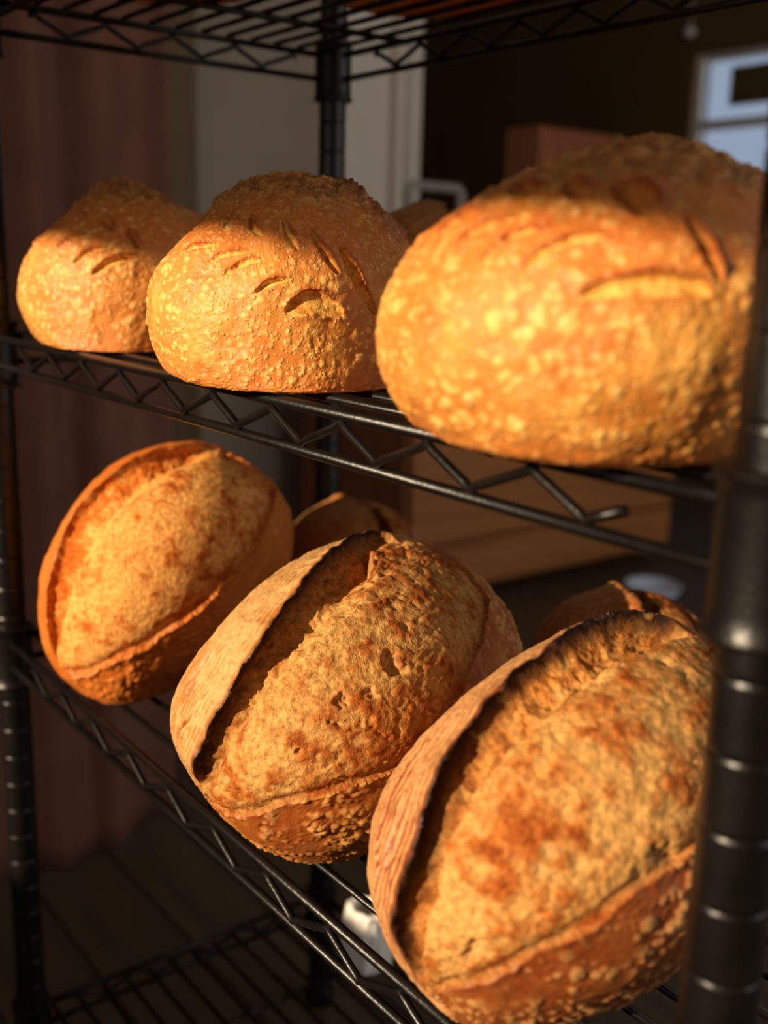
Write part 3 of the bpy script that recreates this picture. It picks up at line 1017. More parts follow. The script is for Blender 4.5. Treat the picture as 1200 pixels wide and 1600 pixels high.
LOAF = json.loads('''{"UL":{"q":[0.11778,0.07312,0.72553,0.19766,0.10032,0.07552,0.0758,0.0345],"C":[[0.0751,-0.0333,-0.0103],[0.0735,-0.0429,-0.0088],[0.0696,-0.0493,-0.0097],[0.0637,-0.0571,-0.01],[0.0578,-0.0648,-0.0081],[0.048,-0.0718,-0.0079],[0.0352,-0.0761,-0.0096],[0.0208,-0.081,-0.0068],[0.0017,-0.0836,0.0006],[0.0002,-0.0855,0.0055],[-0.009,-0.0851,0.014],[-0.0022,-0.0893,0.0238],[-0.0034,-0.0891,0.0352],[-0.0014,-0.0879,0.0484],[-0.0,-0.0861,0.0576],[-0.0043,-0.0814,0.0661],[-0.0025,-0.0769,0.0758],[-0.0007,-0.0711,0.0843],[-0.0018,-0.0648,0.0902],[0.0015,-0.062,0.0935],[0.0012,-0.0526,0.0996],[0.0031,-0.0431,0.1044],[-0.0013,-0.0323,0.1075],[0.0042,-0.0232,0.1096],[0.0061,-0.008,0.1107],[0.0084,0.0013,0.1101],[0.0054,0.0139,0.1091],[0.0084,0.0237,0.1069],[0.0128,0.0321,0.1038]],"W":[[0.00319,-0.00367,-0.02028],[0.00219,-0.00254,-0.01397],[0.00167,-0.00205,-0.01093],[0.00124,-0.0019,-0.0091],[0.00085,-0.0019,-0.00778],[0.00035,-0.0013,-0.00453],[3e-05,-0.0004,-0.00112],[6e-05,0.00038,0.00079],[0.00119,0.00341,0.00484],[0.00018,0.00037,0.00035],[-0.00109,-0.0018,-0.001],[-0.00101,-0.00146,-0.00039],[-4e-05,-5e-05,-0.0],[-0.00047,-0.00058,0.0001],[-0.00053,-0.00058,0.00025],[-0.00038,-0.00038,0.0003],[-0.00041,-0.00037,0.00044],[0.00077,0.00062,-0.00096],[0.00216,0.00174,-0.00275],[0.00226,0.00186,-0.00278],[0.00067,0.00053,-0.00087],[-0.00016,-0.00011,0.00026],[-0.00056,-0.00025,0.00126],[-0.00031,2e-05,0.0011],[-0.00038,0.0007,0.00308],[0.0,0.00021,0.00054],[-0.00012,-0.00071,-0.00146],[-0.00036,-0.0018,-0.00348],[-0.00057,-0.00283,-0.0054]],"g":[0.0943,-0.9841,0.1506],"e1":[0.9954,0.0954,-0.0],"z0":0.2594,"ear":[[0.0465,1.1397],[0.0679,1.5914],[0.3491,1.5118]],"s":[[[-0.85,0.1864],[-0.6494,0.3063],[-0.4637,0.3744]],[[-0.4267,0.1601],[-0.3252,0.2876],[-0.201,0.3399]],[[-0.1957,0.0802],[-0.1057,0.2165],[0.0053,0.2829]],[[-0.0307,0.046],[0.0842,0.1956],[0.2733,0.2706]],[[-0.3276,0.53],[-0.2725,0.5832]],[[-0.1523,0.5832],[-0.0719,0.5203],[0.0053,0.4598]],[[0.1032,0.5104],[0.1771,0.4196],[0.2577,0.3598]]],"w":[0.0438,0.0197,0.0194,0.0369,0.0441,0.0485,0.0529]},"UM":{"q":[0.35698,0.05668,0.72737,-0.28418,0.10315,0.07326,0.07334,0.03157],"C":[[0.0773,-0.0038,-0.0065],[0.0782,-0.0123,-0.0079],[0.0794,-0.0217,-0.0076],[0.0791,-0.031,-0.0075],[0.0782,-0.0382,-0.0072],[0.0762,-0.0453,-0.0069],[0.073,-0.0523,-0.0069],[0.0696,-0.0559,-0.0083],[0.0639,-0.0631,-0.0088],[0.0604,-0.0676,-0.0082],[0.0545,-0.0726,-0.0082],[0.0481,-0.0767,-0.008],[0.0388,-0.08,-0.0083],[0.0311,-0.0832,-0.0056],[0.0146,-0.0834,-0.0041],[0.0054,-0.083,-0.0006],[-0.0048,-0.082,0.0061],[-0.007,-0.0842,0.0157],[-0.0082,-0.085,0.0218],[-0.0094,-0.0855,0.0273],[-0.0087,-0.0863,0.0382],[-0.0127,-0.0837,0.0453],[-0.0083,-0.0846,0.0509],[-0.0072,-0.0826,0.0582],[-0.0156,-0.0744,0.066],[-0.0122,-0.0715,0.0727],[-0.0113,-0.0666,0.0786],[-0.0082,-0.0657,0.0809],[-0.0061,-0.062,0.0847],[-0.0067,-0.0547,0.0894],[-0.0017,-0.0497,0.0934],[0.0009,-0.0429,0.0968],[0.004,-0.0373,0.0992],[0.0076,-0.0265,0.1027],[0.0114,-0.0202,0.1042],[0.0118,-0.0112,0.1054],[0.0142,-0.0045,0.1056],[0.0153,0.0028,0.1054],[0.0174,0.0117,0.1041],[0.0207,0.0184,0.1021],[0.0157,0.03,0.1001],[0.0196,0.0351,0.0968],[0.0199,0.0404,0.0941],[0.0232,0.0451,0.0896],[0.0248,0.0528,0.0824],[0.0311,0.0551,0.0743]],"W":[[0.00182,-0.00062,-0.00774],[0.00115,-0.0004,-0.00491],[0.00088,-0.00031,-0.00376],[0.00075,-0.0003,-0.00331],[0.00071,-0.00036,-0.00334],[0.00057,-0.00036,-0.00286],[0.0005,-0.00036,-0.00263],[0.00047,-0.00039,-0.0026],[0.00045,-0.00048,-0.00276],[0.00032,-0.00051,-0.00242],[0.00014,-0.00032,-0.0013],[4e-05,-0.00011,-0.0004],[-0.0,2e-05,5e-05],[0.0,0.00026,0.00066],[0.0003,0.00146,0.0028],[0.00045,0.00118,0.00157],[-0.00012,-0.00023,-0.0002],[-0.00047,-0.00076,-0.00041],[-0.00053,-0.00079,-0.00027],[0.00017,0.00024,5e-05],[-0.00027,-0.00035,-1e-05],[-0.00017,-0.00021,4e-05],[-0.00099,-0.0011,0.00048],[-0.0001,-0.0001,8e-05],[-0.00036,-0.00033,0.00036],[0.00047,0.00039,-0.00056],[0.00131,0.00106,-0.00165],[0.00203,0.00171,-0.00239],[0.00152,0.00134,-0.00165],[0.00042,0.00037,-0.00047],[-0.00022,-0.00018,0.00029],[-0.00069,-0.00046,0.00113],[-0.0011,-0.00049,0.00242],[-8e-05,-1e-05,0.00025],[5e-05,-1e-05,-0.00019],[7e-05,-4e-05,-0.00036],[0.00012,-0.00013,-0.00075],[-1e-05,2e-05,7e-05],[-1e-05,8e-05,0.00025],[7e-05,0.00052,0.00114],[2e-05,9e-05,0.00015],[-0.00028,-0.00083,-0.0012],[-0.0004,-0.00106,-0.00142],[0.00016,0.00037,0.00043],[0.00064,0.00125,0.00108],[-0.00104,-0.00175,-0.00105]],"g":[0.2333,-0.9689,0.0819],"e1":[0.9722,0.2341,-0.0],"z0":0.2594,"ear":[[0.6458,1.0097],[0.7716,0.891],[0.9059,0.7355],[1.0347,0.4944],[1.2347,0.3141]],"s":[[[-0.5311,0.5333],[-0.3972,0.5207],[-0.2736,0.4735]],[[-0.3404,0.3523],[-0.2218,0.3746],[-0.1045,0.3418]],[[-0.2571,0.2218],[-0.135,0.274],[-0.0308,0.2567]],[[-0.1057,0.0668],[-0.0002,0.0996],[0.0982,0.0981]],[[0.0449,-0.0635],[0.1849,-0.0302],[0.2883,-0.0632],[0.4072,-0.124]],[[-0.1809,0.745],[-0.2091,0.6056]],[[-0.037,0.6454],[-0.0678,0.5297],[0.0005,0.4324]],[[0.1557,0.5333],[0.1573,0.3854],[0.2126,0.2626]],[[0.3256,0.4032],[0.3609,0.2381],[0.4383,0.0654]],[[0.4904,0.2487],[0.5455,0.0712],[0.6004,-0.0945],[0.6568,-0.1852]]],"w":[0.018,0.018,0.0247,0.0225,0.0526,0.0229,0.0305,0.037,0.0264,0.0353]},"UR":{"q":[0.59731,0.04661,0.46635,-0.20611,0.10708,0.08245,0.06083,0.04264],"C":[[0.0635,-0.0131,0.0013],[0.0631,-0.0189,0.0007],[0.0616,-0.0262,-0.0002],[0.0619,-0.033,0.0003],[0.0594,-0.0379,-0.0006],[0.0585,-0.0395,-0.0009],[0.057,-0.046,-0.0006],[0.0544,-0.0489,-0.0013],[0.0529,-0.0538,-0.0008],[0.049,-0.0599,-0.0007],[0.0471,-0.0611,-0.0012],[0.0434,-0.0659,-0.0009],[0.0385,-0.0682,-0.0021],[0.0369,-0.0714,-0.0012],[0.0303,-0.0735,-0.0027],[0.0287,-0.0786,-0.0004],[0.024,-0.0792,-0.0013],[0.0194,-0.0817,-0.0008],[0.0146,-0.0837,-0.0002],[0.005,-0.0821,-0.0018],[0.0019,-0.0853,0.0008],[-0.0085,-0.0833,0.0008],[-0.014,-0.0823,0.0017],[-0.0203,-0.0822,0.0044],[-0.0267,-0.081,0.0074],[-0.0287,-0.0839,0.0132],[-0.0299,-0.0853,0.0173],[-0.031,-0.0864,0.0218],[-0.0321,-0.0872,0.0268],[-0.0331,-0.0876,0.0326],[-0.0338,-0.0876,0.0374],[-0.0343,-0.0872,0.042],[-0.0348,-0.0857,0.0486],[-0.0324,-0.0861,0.0532],[-0.0323,-0.0843,0.0573],[-0.0321,-0.0821,0.0613],[-0.0318,-0.0794,0.0652],[-0.0291,-0.078,0.0692],[-0.0265,-0.0759,0.0731],[-0.024,-0.0732,0.0768],[-0.0216,-0.07,0.0803],[-0.0175,-0.0669,0.0838],[-0.0172,-0.0618,0.0867],[-0.0168,-0.0563,0.0893],[-0.011,-0.0553,0.0914],[-0.0111,-0.0522,0.0925],[-0.0075,-0.0498,0.0942],[-0.0044,-0.0467,0.0958],[-0.0019,-0.0431,0.0973],[0.0034,-0.0417,0.0984],[0.0052,-0.037,0.0998],[0.0091,-0.0347,0.1008],[0.0128,-0.0314,0.1018],[0.0156,-0.0276,0.1027],[0.0176,-0.0231,0.1034],[0.0219,-0.0183,0.1041],[0.0249,-0.013,0.1045],[0.0274,-0.0091,0.1046],[0.0288,-0.0028,0.1046],[0.0343,-0.0023,0.1039],[0.0395,-0.0019,0.1029],[0.039,0.0073,0.1025],[0.0436,0.0086,0.1011],[0.0469,0.0125,0.0995],[0.051,0.0138,0.0975]],"W":[[0.00042,-1e-05,-0.00144],[0.00023,-2e-05,-0.00084],[0.00016,-3e-05,-0.00061],[7e-05,-2e-05,-0.00028],[5e-05,-1e-05,-0.0002],[6e-05,-2e-05,-0.00028],[9e-05,-4e-05,-0.00042],[0.0001,-5e-05,-0.00045],[9e-05,-5e-05,-0.00043],[0.0001,-7e-05,-0.00051],[0.00012,-0.0001,-0.00067],[0.00014,-0.00015,-0.00086],[8e-05,-0.00012,-0.0006],[6e-05,-9e-05,-0.00043],[4e-05,-8e-05,-0.00037],[4e-05,-0.0001,-0.00039],[2e-05,-6e-05,-0.00022],[-1e-05,5e-05,0.00017],[-1e-05,0.00012,0.00034],[-0.0,0.00012,0.00032],[3e-05,0.00033,0.00077],[9e-05,0.00056,0.00114],[0.00015,0.00058,0.00098],[0.00016,0.00043,0.00057],[0.00021,0.00045,0.00046],[-0.00011,-0.0002,-0.00017],[-0.00034,-0.00058,-0.00035],[-0.0006,-0.00091,-0.00037],[-0.00051,-0.00072,-0.00016],[-0.00015,-0.0002,-1e-05],[-0.00018,-0.00023,1e-05],[9e-05,0.00011,-2e-05],[0.00011,0.00012,-4e-05],[0.00025,0.00027,-0.00013],[0.00048,0.0005,-0.00029],[0.00039,0.0004,-0.00027],[0.0,0.0,-0.0],[-0.00016,-0.00015,0.00016],[-5e-05,-4e-05,6e-05],[-0.00021,-0.00016,0.00028],[-0.00033,-0.00023,0.00052],[2e-05,1e-05,-4e-05],[0.00018,0.0001,-0.00034],[0.00021,0.00011,-0.00041],[0.00026,0.00013,-0.00054],[0.00032,0.00016,-0.00066],[0.00035,0.00018,-0.00072],[0.00034,0.00018,-0.00068],[0.00021,0.00011,-0.00041],[0.0,0.0,-1e-05],[-0.00026,-0.00012,0.00057],[-0.0002,-7e-05,0.00051],[-0.00011,-2e-05,0.00031],[-0.00013,-1e-05,0.00041],[-4e-05,0.0,0.00014],[-3e-05,1e-05,0.00011],[-8e-05,5e-05,0.00039],[-5e-05,6e-05,0.00033],[-7e-05,0.00021,0.00078],[-2e-05,0.0003,0.00085],[1e-05,8e-05,0.00018],[-1e-05,-0.0001,-0.00021],[-3e-05,-0.00017,-0.00032],[-0.00017,-0.00076,-0.00139],[-0.00035,-0.00142,-0.00251]],"g":[0.0781,-0.9922,0.0969],"e1":[0.9969,0.0785,-0.0],"z0":0.2594,"ear":[[0.4178,0.9574],[0.6072,0.928],[0.7601,0.7518]],"s":[[[-0.483,0.5512],[-0.3934,0.6445],[-0.2457,0.6224]],[[-0.3458,0.4143],[-0.2486,0.5053],[-0.0957,0.5154]],[[-0.2206,0.2873],[-0.1289,0.3852],[-0.0383,0.4128],[0.0423,0.4081]],[[-0.0766,0.1996],[0.011,0.2886],[0.0969,0.3216],[0.182,0.2911]],[[0.0966,0.0252],[0.2144,0.046],[0.3317,0.0386],[0.4502,0.0145],[0.5463,-0.0314]],[[-0.1618,0.7303],[-0.085,0.7258],[-0.0304,0.7253]],[[0.0299,0.6939],[0.0812,0.6232],[0.1335,0.5482]],[[0.2155,0.6404],[0.2906,0.5192],[0.3635,0.3764]],[[0.4858,0.3633],[0.5413,0.2041],[0.5847,0.0062]]],"w":[0.0312,0.023,0.0151,0.0241,0.0581,0.0438,0.0506,0.0856,0.0274]},"LL":{"q":[0.15005,0.07582,0.49683,0.33875,0.10752,0.07784,0.10416,0.07793],"C":[[0.0542,-0.0265,0.0017],[0.0551,-0.0376,0.0033],[0.0522,-0.0477,0.0028],[0.0456,-0.0558,0.0004],[0.037,-0.0686,0.0024],[0.0282,-0.0752,0.0036],[0.0195,-0.0788,0.0043],[0.0091,-0.0815,0.0055],[0.0011,-0.0866,0.0113],[-0.001,-0.0927,0.021],[-0.0041,-0.0971,0.0316],[-0.0055,-0.0999,0.0422],[-0.0084,-0.1004,0.05],[-0.0078,-0.1013,0.0609],[-0.0109,-0.0999,0.0693],[-0.0103,-0.0986,0.0811],[-0.0092,-0.0959,0.094],[-0.0089,-0.0928,0.104],[-0.0052,-0.09,0.1155],[-0.008,-0.0846,0.1235],[-0.0082,-0.0804,0.1305],[-0.0082,-0.0757,0.137],[-0.0068,-0.069,0.1459],[-0.0065,-0.0636,0.1514],[-0.0067,-0.0542,0.159],[-0.0058,-0.0483,0.1634],[-0.0048,-0.0384,0.1692],[-0.0062,-0.0286,0.1727],[-0.0047,-0.0172,0.1766],[-0.008,-0.0012,0.1785],[-0.007,0.0099,0.1795],[-0.0074,0.021,0.1792],[-0.005,0.0334,0.1777],[-0.0021,0.043,0.1752],[0.0017,0.053,0.171],[0.0083,0.0605,0.1663],[0.0104,0.0677,0.1613],[0.0137,0.0736,0.1556],[0.0182,0.0779,0.1494],[0.0186,0.0857,0.1386],[0.0225,0.0889,0.1288],[0.0248,0.091,0.1189],[0.0266,0.0924,0.1051]],"W":[[-0.00438,-0.00199,0.00956],[-0.00127,-0.00054,0.0029],[0.00041,0.00011,-0.0011],[0.00138,-0.00038,-0.00561],[-4e-05,9e-05,0.00039],[-1e-05,0.00042,0.0011],[1e-05,3e-05,6e-05],[0.00033,0.00098,0.00144],[-0.00033,-0.00073,-0.0008],[-0.0004,-0.00075,-0.00059],[0.00054,0.00089,0.0005],[-0.00032,-0.00049,-0.00019],[0.00021,0.0003,7e-05],[0.00043,0.00058,7e-05],[0.00037,0.00048,1e-05],[-7e-05,-9e-05,1e-05],[-0.00121,-0.00144,0.00036],[0.00031,0.00035,-0.00014],[0.0004,0.00043,-0.00022],[8e-05,9e-05,-5e-05],[0.00055,0.00056,-0.00041],[0.00023,0.00022,-0.00019],[-0.00057,-0.00052,0.00055],[0.00055,0.00048,-0.00061],[0.0005,0.00041,-0.00063],[-0.0007,-0.00052,0.00102],[0.00032,0.00021,-0.00055],[0.0004,0.00022,-0.00079],[-0.00077,-0.0003,0.00181],[1e-05,0.0,-4e-05],[0.00029,-3e-05,-0.00103],[-0.00021,0.00012,0.00101],[-3e-05,6e-05,0.00026],[1e-05,-0.00016,-0.00046],[3e-05,0.00023,0.00048],[-0.00014,-0.00051,-0.00087],[-6e-05,-0.00016,-0.00023],[-0.00018,-0.00043,-0.00051],[-0.00012,-0.00024,-0.00023],[0.00013,0.00023,0.00016],[-0.00045,-0.00073,-0.00036],[0.00117,0.00171,0.0005],[-0.00016,-0.00021,-2e-05]],"g":[0.4134,-0.8019,0.4312],"e1":[0.8888,0.4582,-0.0],"z0":0.004,"rim":[[-0.6019,-0.8961],[-0.8319,-0.5346],[-0.9066,-0.261],[-0.9242,0.1355],[-0.8623,0.4247],[-0.6913,0.7107],[-0.5252,0.9997],[-0.2811,1.1492],[0.0493,1.2908]],"seam":[[0.1715,1.1999],[0.5005,1.1441],[0.7688,1.1559],[0.7819,0.832],[0.7825,0.4612],[0.719,0.2185],[0.5907,0.0361],[0.4415,-0.2004],[0.2279,-0.3975],[-0.0596,-0.6063],[-0.4513,-0.8997]],"inner":[[-0.6028,-0.8267],[-0.5966,-0.4278],[-0.5611,-0.2062],[-0.4828,0.1585],[-0.3004,0.499],[-0.143,0.8508],[0.0645,1.1326]]},"LM":{"q":[0.41382,0.0633,0.38705,0.67669,0.11543,0.08014,0.08351,0.07985],"C":[[0.0491,-0.0321,0.0105],[0.0477,-0.0391,0.0103],[0.0461,-0.0488,0.0111],[0.0437,-0.0548,0.0114],[0.0383,-0.06,0.0106],[0.0375,-0.0678,0.0136],[0.0333,-0.0743,0.0156],[0.0285,-0.0799,0.0179],[0.0257,-0.0855,0.0217],[0.0222,-0.0905,0.0258],[0.0181,-0.0947,0.0302],[0.0149,-0.0972,0.0333],[0.0094,-0.1003,0.0383],[0.0047,-0.1022,0.0424],[-0.0015,-0.1039,0.0475],[-0.0036,-0.1058,0.0526],[-0.0079,-0.1069,0.0592],[-0.0141,-0.1058,0.0635],[-0.0151,-0.1066,0.0708],[-0.0185,-0.1053,0.0795],[-0.0235,-0.1018,0.0857],[-0.0249,-0.0992,0.093],[-0.0279,-0.0955,0.0978],[-0.0291,-0.0911,0.105],[-0.0279,-0.0881,0.1112],[-0.0306,-0.0826,0.1157],[-0.0287,-0.0785,0.1222],[-0.0262,-0.0737,0.1292],[-0.0263,-0.0699,0.1325],[-0.0285,-0.0628,0.1362],[-0.0266,-0.0575,0.1412],[-0.0286,-0.0498,0.1442],[-0.0264,-0.0441,0.1483],[-0.0281,-0.036,0.1506],[-0.0274,-0.0263,0.1541],[-0.0287,-0.0173,0.1557],[-0.026,-0.0106,0.1583],[-0.0284,0.0026,0.1591],[-0.0284,0.0104,0.1598],[-0.0253,0.0181,0.161],[-0.0249,0.0277,0.1606],[-0.0214,0.0389,0.1598],[-0.0193,0.0487,0.1579],[-0.0135,0.0539,0.1567],[-0.0125,0.062,0.1535],[-0.0077,0.0677,0.1504],[-0.0014,0.0732,0.1462],[0.0036,0.0788,0.1408],[0.0087,0.0823,0.1359],[0.0154,0.085,0.1301],[0.0182,0.0884,0.1249],[0.0229,0.0908,0.1185],[0.028,0.0917,0.112],[0.0324,0.0927,0.1035],[0.0385,0.0898,0.0973]],"W":[[5e-05,2e-05,-0.00013],[7e-05,1e-05,-0.00021],[0.00031,-2e-05,-0.00109],[-4e-05,2e-05,0.00018],[3e-05,-4e-05,-0.0002],[2e-05,-8e-05,-0.00025],[-0.0,0.0003,0.00077],[3e-05,0.00019,0.00041],[-0.00016,-0.00059,-0.00098],[0.00011,0.0003,0.0004],[0.00026,0.00062,0.00074],[0.00017,0.00037,0.00041],[0.00022,0.00046,0.00047],[0.00017,0.00035,0.00032],[0.0001,0.00019,0.00015],[0.00031,0.00056,0.0004],[0.0001,0.00017,0.0001],[-2e-05,-3e-05,-1e-05],[-0.00091,-0.0013,-0.00031],[-0.0004,-0.00053,-2e-05],[-0.00061,-0.00074,0.00014],[-0.00073,-0.00082,0.00034],[0.00017,0.00018,-0.00011],[0.00047,0.00047,-0.00036],[5e-05,4e-05,-4e-05],[0.00022,0.0002,-0.00021],[0.00045,0.00041,-0.00047],[0.00048,0.00043,-0.00051],[0.00033,0.00029,-0.00036],[0.0,0.0,-0.0],[0.00041,0.00033,-0.00051],[0.00059,0.00046,-0.00077],[0.00039,0.00029,-0.00054],[-0.00032,-0.00022,0.00051],[-8e-05,-5e-05,0.00015],[0.0002,0.00011,-0.0004],[-1e-05,-0.0,1e-05],[-0.00027,-9e-05,0.00068],[0.00021,4e-05,-0.0006],[0.00019,0.0,-0.00064],[-0.0002,6e-05,0.00083],[-0.00014,0.00015,0.00085],[3e-05,-9e-05,-0.00034],[1e-05,-9e-05,-0.00025],[-2e-05,-0.00026,-0.00061],[7e-05,0.00034,0.00063],[2e-05,5e-05,7e-05],[5e-05,0.00013,0.00016],[0.0,0.0,0.0],[-0.00029,-0.0006,-0.00058],[-0.00029,-0.00056,-0.00048],[0.00034,0.00062,0.00045],[-7e-05,-0.00012,-7e-05],[0.0006,0.00091,0.00034],[-0.00074,-0.00105,-0.00021]],"g":[0.0959,-0.7752,0.6244],"e1":[0.9924,0.1228,-0.0],"z0":0.004,"rim":[[-0.2164,-1.122],[-0.3538,-0.6939],[-0.4093,-0.5043],[-0.4581,-0.3191],[-0.5133,-0.1171],[-0.5676,0.0343],[-0.6426,0.2693],[-0.7342,0.4305],[-0.8212,0.6441],[-0.9514,0.8766],[-0.8753,1.0526],[-0.5946,1.0546]],"seam":[[-0.3969,1.2119],[-0.1928,1.3029],[0.041,1.2657],[0.2046,1.1833],[0.2763,1.0689],[0.4061,0.7971],[0.5466,0.5133],[0.592,0.2951],[0.6219,0.0116],[0.5374,-0.1671],[0.3933,-0.3778],[0.2685,-0.566],[0.1671,-0.7704],[0.0186,-1.0501],[-0.1371,-1.1972]],"inner":[[-0.1376,-0.8813],[-0.183,-0.5008],[-0.219,-0.1465],[-0.2509,0.1165],[-0.2649,0.4058],[-0.3404,0.6791],[-0.3936,0.9534]],"crease":[[[-0.8421,-0.2795],[-0.8122,-0.4972],[-0.6936,-0.6652]],[[-0.5522,-0.6878],[-0.5709,-0.8254],[-0.5236,-1.0158]]],"pits":[[0.0426,0.0446,0.0436],[0.0821,0.3591,0.0619],[0.0596,-0.3003,0.0279],[0.094,0.1649,0.0245],[0.1013,-0.0956,0.024]]},"LR":{"q":[0.58874,0.05973,0.26898,0.64685,0.10695,0.07091,0.08937,0.08389],"C":[[0.013,-0.0837,0.0264],[0.0083,-0.0854,0.027],[0.0035,-0.0865,0.0278],[-0.0008,-0.0896,0.0315],[-0.0039,-0.0913,0.0342],[-0.0075,-0.0926,0.037],[-0.0119,-0.0938,0.0404],[-0.0174,-0.0946,0.0446],[-0.021,-0.0946,0.0472],[-0.0229,-0.0958,0.0518],[-0.0264,-0.0949,0.0542],[-0.0302,-0.0943,0.06],[-0.0323,-0.0937,0.0646],[-0.0344,-0.0926,0.0692],[-0.0366,-0.0908,0.0737],[-0.0419,-0.0859,0.0766],[-0.0427,-0.0835,0.0836],[-0.043,-0.0819,0.0872],[-0.0435,-0.0781,0.0942],[-0.0454,-0.0732,0.0985],[-0.0455,-0.0706,0.1019],[-0.0438,-0.0676,0.1082],[-0.0452,-0.0615,0.1123],[-0.0464,-0.0549,0.1162],[-0.0421,-0.0538,0.1224],[-0.0409,-0.0498,0.1266],[-0.04,-0.0458,0.1301],[-0.0392,-0.0416,0.1333],[-0.0363,-0.0367,0.1387],[-0.0354,-0.0323,0.1414],[-0.0346,-0.0279,0.1439],[-0.0336,-0.0234,0.1462],[-0.0304,-0.018,0.1504],[-0.0293,-0.0132,0.1524],[-0.0296,-0.0031,0.1541],[-0.0283,0.0015,0.1558],[-0.0276,0.0093,0.1571],[-0.024,0.0169,0.1596],[-0.02,0.0236,0.1616],[-0.0178,0.0266,0.1624],[-0.0157,0.0322,0.1627],[-0.0108,0.0369,0.1637],[-0.0082,0.0436,0.1631],[-0.0021,0.0504,0.1623],[0.0016,0.0548,0.161],[0.0061,0.0597,0.1589],[0.0099,0.0607,0.1581]],"W":[[-0.00038,-0.00107,-0.00148],[-0.00017,-0.00043,-0.00054],[-0.00011,-0.00025,-0.00027],[0.00017,0.00036,0.00035],[0.00018,0.00036,0.00032],[-3e-05,-6e-05,-5e-05],[4e-05,8e-05,5e-05],[0.00023,0.00039,0.00024],[0.00021,0.00035,0.00019],[3e-05,5e-05,3e-05],[0.00012,0.00018,7e-05],[-0.00012,-0.00017,-4e-05],[7e-05,0.0001,2e-05],[0.00017,0.00022,1e-05],[5e-05,7e-05,-0.0],[-0.00028,-0.00034,5e-05],[-0.00016,-0.00019,5e-05],[4e-05,4e-05,-2e-05],[-0.00016,-0.00017,9e-05],[6e-05,6e-05,-4e-05],[0.00016,0.00016,-0.00012],[-0.00013,-0.00013,0.00011],[-0.00055,-0.00051,0.00053],[-4e-05,-4e-05,5e-05],[0.00021,0.00018,-0.00024],[0.00023,0.00019,-0.00027],[0.00012,0.0001,-0.00015],[-0.00015,-0.00012,0.0002],[0.0001,8e-05,-0.00015],[0.00021,0.00016,-0.00031],[0.0002,0.00014,-0.0003],[5e-05,4e-05,-8e-05],[1e-05,1e-05,-1e-05],[0.00017,0.0001,-0.00029],[0.00014,9e-05,-0.00026],[-0.0001,-5e-05,0.0002],[-0.00029,-0.00012,0.00066],[8e-05,2e-05,-0.00021],[0.00015,3e-05,-0.00043],[0.0,0.0,-0.0],[0.0,-0.0,-1e-05],[9e-05,-5e-05,-0.00043],[-2e-05,2e-05,0.00012],[-0.00013,0.00057,0.00193],[1e-05,0.00012,0.00028],[-0.0001,-0.00057,-0.00114],[-0.00016,-0.00078,-0.00149]],"g":[-0.0678,-0.8262,0.5593],"e1":[0.9966,-0.0818,0.0],"z0":0.004,"rim":[[0.2852,-1.0261],[-0.025,-0.9048],[-0.1417,-0.7908],[-0.2254,-0.6224],[-0.3103,-0.4974],[-0.5072,-0.3266],[-0.5852,-0.1727],[-0.6957,0.0156],[-0.754,0.1896],[-0.8494,0.4297],[-0.917,0.6396],[-0.8766,0.8424],[-0.7646,1.0253],[-0.5429,1.1418],[-0.382,1.2056]],"seam":[[-0.262,1.2496],[-0.0068,1.1483],[0.2509,0.8973],[0.4604,0.5975],[0.5549,0.3772],[0.537,0.2429],[0.5153,0.0729],[0.5128,-0.1096],[0.4614,-0.3175],[0.4414,-0.5286],[0.3825,-0.704],[0.323,-0.8873]],"inner":[[-0.0302,-0.5487],[-0.1551,-0.4489],[-0.3019,-0.1852],[-0.3475,0.1339],[-0.3795,0.3698],[-0.4036,0.5543],[-0.4306,0.9378]],"crease":[[[-0.9464,-0.0421],[-0.8763,-0.3161],[-0.7754,-0.5185],[-0.614,-0.6776],[-0.3801,-0.8192],[-0.1706,-0.9759]],[[-0.6069,-0.4866],[-0.475,-0.6143],[-0.2894,-0.7476]]],"pits":[[-0.4638,0.1081,0.1103],[-0.4975,0.5338,0.0946],[-0.3925,-0.2588,0.0714],[0.4587,0.2724,0.0608],[0.2714,-0.5953,0.0433]]}}''')
LOAF['LM']['p'] = dict(lip=.005, depth=.009, flour=1.0, flour_r=.04, toast=.1, wallc=(236, 170, 90), wallb=.55, flourc=(192, 154, 98))
LOAF['LR']['p'] = dict(lip=.005, depth=.0105, curl=.005, flour=1.0, streak=.9, toast=0.0, red_shade_side=1.6, wallc=(236, 170, 90), wallb=.6, flourc=(196, 148, 96))
LOAF['LL']['p'] = dict(lip=.002, depth=.010, curl=.002, flour=.1, flour_r=.05, charw=.25, seamlip=.0034, amber=.75, rough=.35, toast=-.15, ctint=[.86, .60, .38], wallc=(216, 128, 40), wallb=.35)
LOAF['UL'].pop('ear'); LOAF['UR'].pop('ear')
LOAF['UL']['p'] = dict(hi=.086, dk=[1.2, 1.2, 1.2, 1.3, 1.6, 1.7, 1.7])
LOAF['UM']['p'] = dict(hi=.082, dk=[.8, .8, .8, .75, .7, 1.2, 1.3, 1.4, 1.2, 1.2])
LOAF['UR']['p'] = dict(hi=.080, dk=[1.4, 1.4, 1.4, 1.4, 1.0, 2.0, 2.1, 2.2, 1.7])
scored_loaf(LOAF['UL'], 'golden blistered loaf at the left end of the upper shelf', NR=330, seed=1)
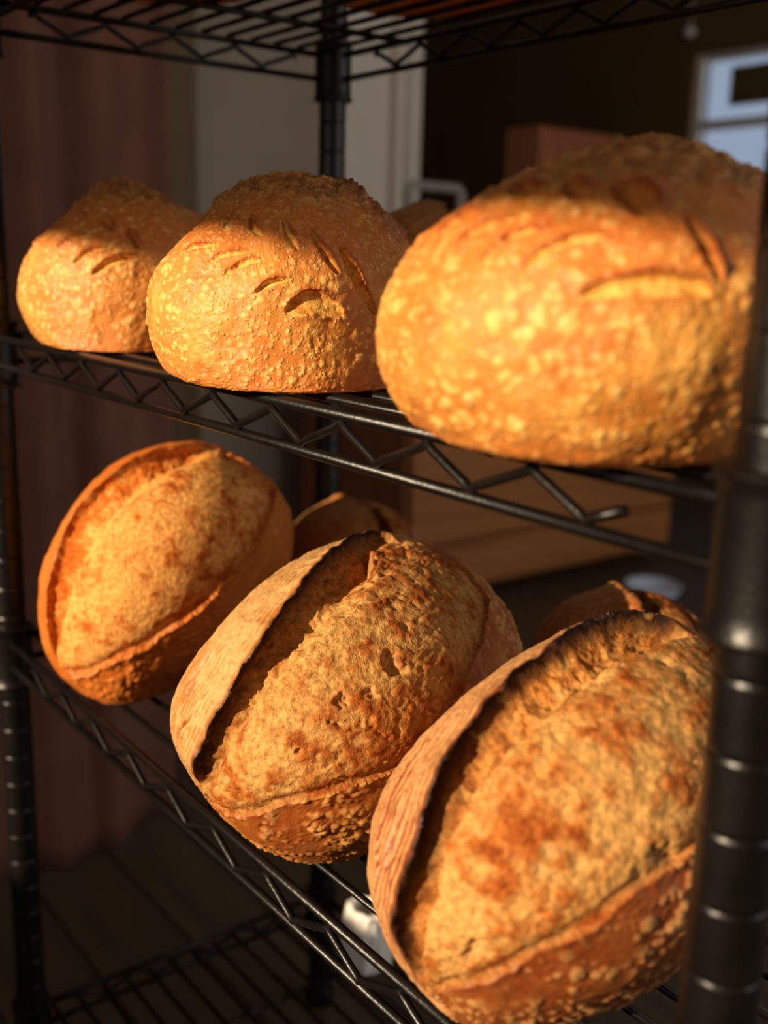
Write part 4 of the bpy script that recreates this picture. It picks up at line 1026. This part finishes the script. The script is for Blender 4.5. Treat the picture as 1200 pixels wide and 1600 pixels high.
scored_loaf(LOAF['UM'], 'golden blistered loaf with ragged dark crest between two others on the upper shelf', seed=12)
scored_loaf(LOAF['UR'], 'large golden loaf with oval cuts beside the near post on the upper shelf', seed=23)
open_loaf(LOAF['LL'], 'amber smooth-crusted split loaf at the left end of the lower shelf', NR=360, seed=31)
open_loaf(LOAF['LM'], 'split loaf with charred ear and cream floured flank, middle of lower shelf', seed=44)
open_loaf(LOAF['LR'], 'largest split loaf with broad golden crumb against the near post, lower shelf', seed=57)

# loaves of the second row and of the top shelf, seen only in glimpses
def back_loaf(x, y, z0, yaw, a, b, c, h, label, seed, roll=0.0, dark=False):
    d = dict(q=[x, y, yaw, roll, a, b, c, h], g=[0.2, -.25, .95], e1=[1, 0, 0], z0=z0 + .004)
    rim = [(-.28 + .05 * math.sin(t * 3), -.9 + 1.8 * t) for t in np.linspace(0, 1, 9)]
    seam = [(.10 + .30 * math.sin(math.pi * t), .9 - 1.8 * t) for t in np.linspace(.06, .94, 9)]
    inner = [(-.06 + .05 * math.sin(t * 3), -.8 + 1.6 * t) for t in np.linspace(0, 1, 7)]
    d.update(rim=rim, seam=seam, inner=inner, p=dict(lip=.007, depth=.010, flour=1.0, flour_r=1.0 if dark else .4, char=.8))
    return open_loaf(d, label, NR=160, seed=seed, tint=(.85, .74, .64) if dark else (2.6, 2.2, 1.7))  # top-shelf tint brightened to put missing bounce light into the undersides
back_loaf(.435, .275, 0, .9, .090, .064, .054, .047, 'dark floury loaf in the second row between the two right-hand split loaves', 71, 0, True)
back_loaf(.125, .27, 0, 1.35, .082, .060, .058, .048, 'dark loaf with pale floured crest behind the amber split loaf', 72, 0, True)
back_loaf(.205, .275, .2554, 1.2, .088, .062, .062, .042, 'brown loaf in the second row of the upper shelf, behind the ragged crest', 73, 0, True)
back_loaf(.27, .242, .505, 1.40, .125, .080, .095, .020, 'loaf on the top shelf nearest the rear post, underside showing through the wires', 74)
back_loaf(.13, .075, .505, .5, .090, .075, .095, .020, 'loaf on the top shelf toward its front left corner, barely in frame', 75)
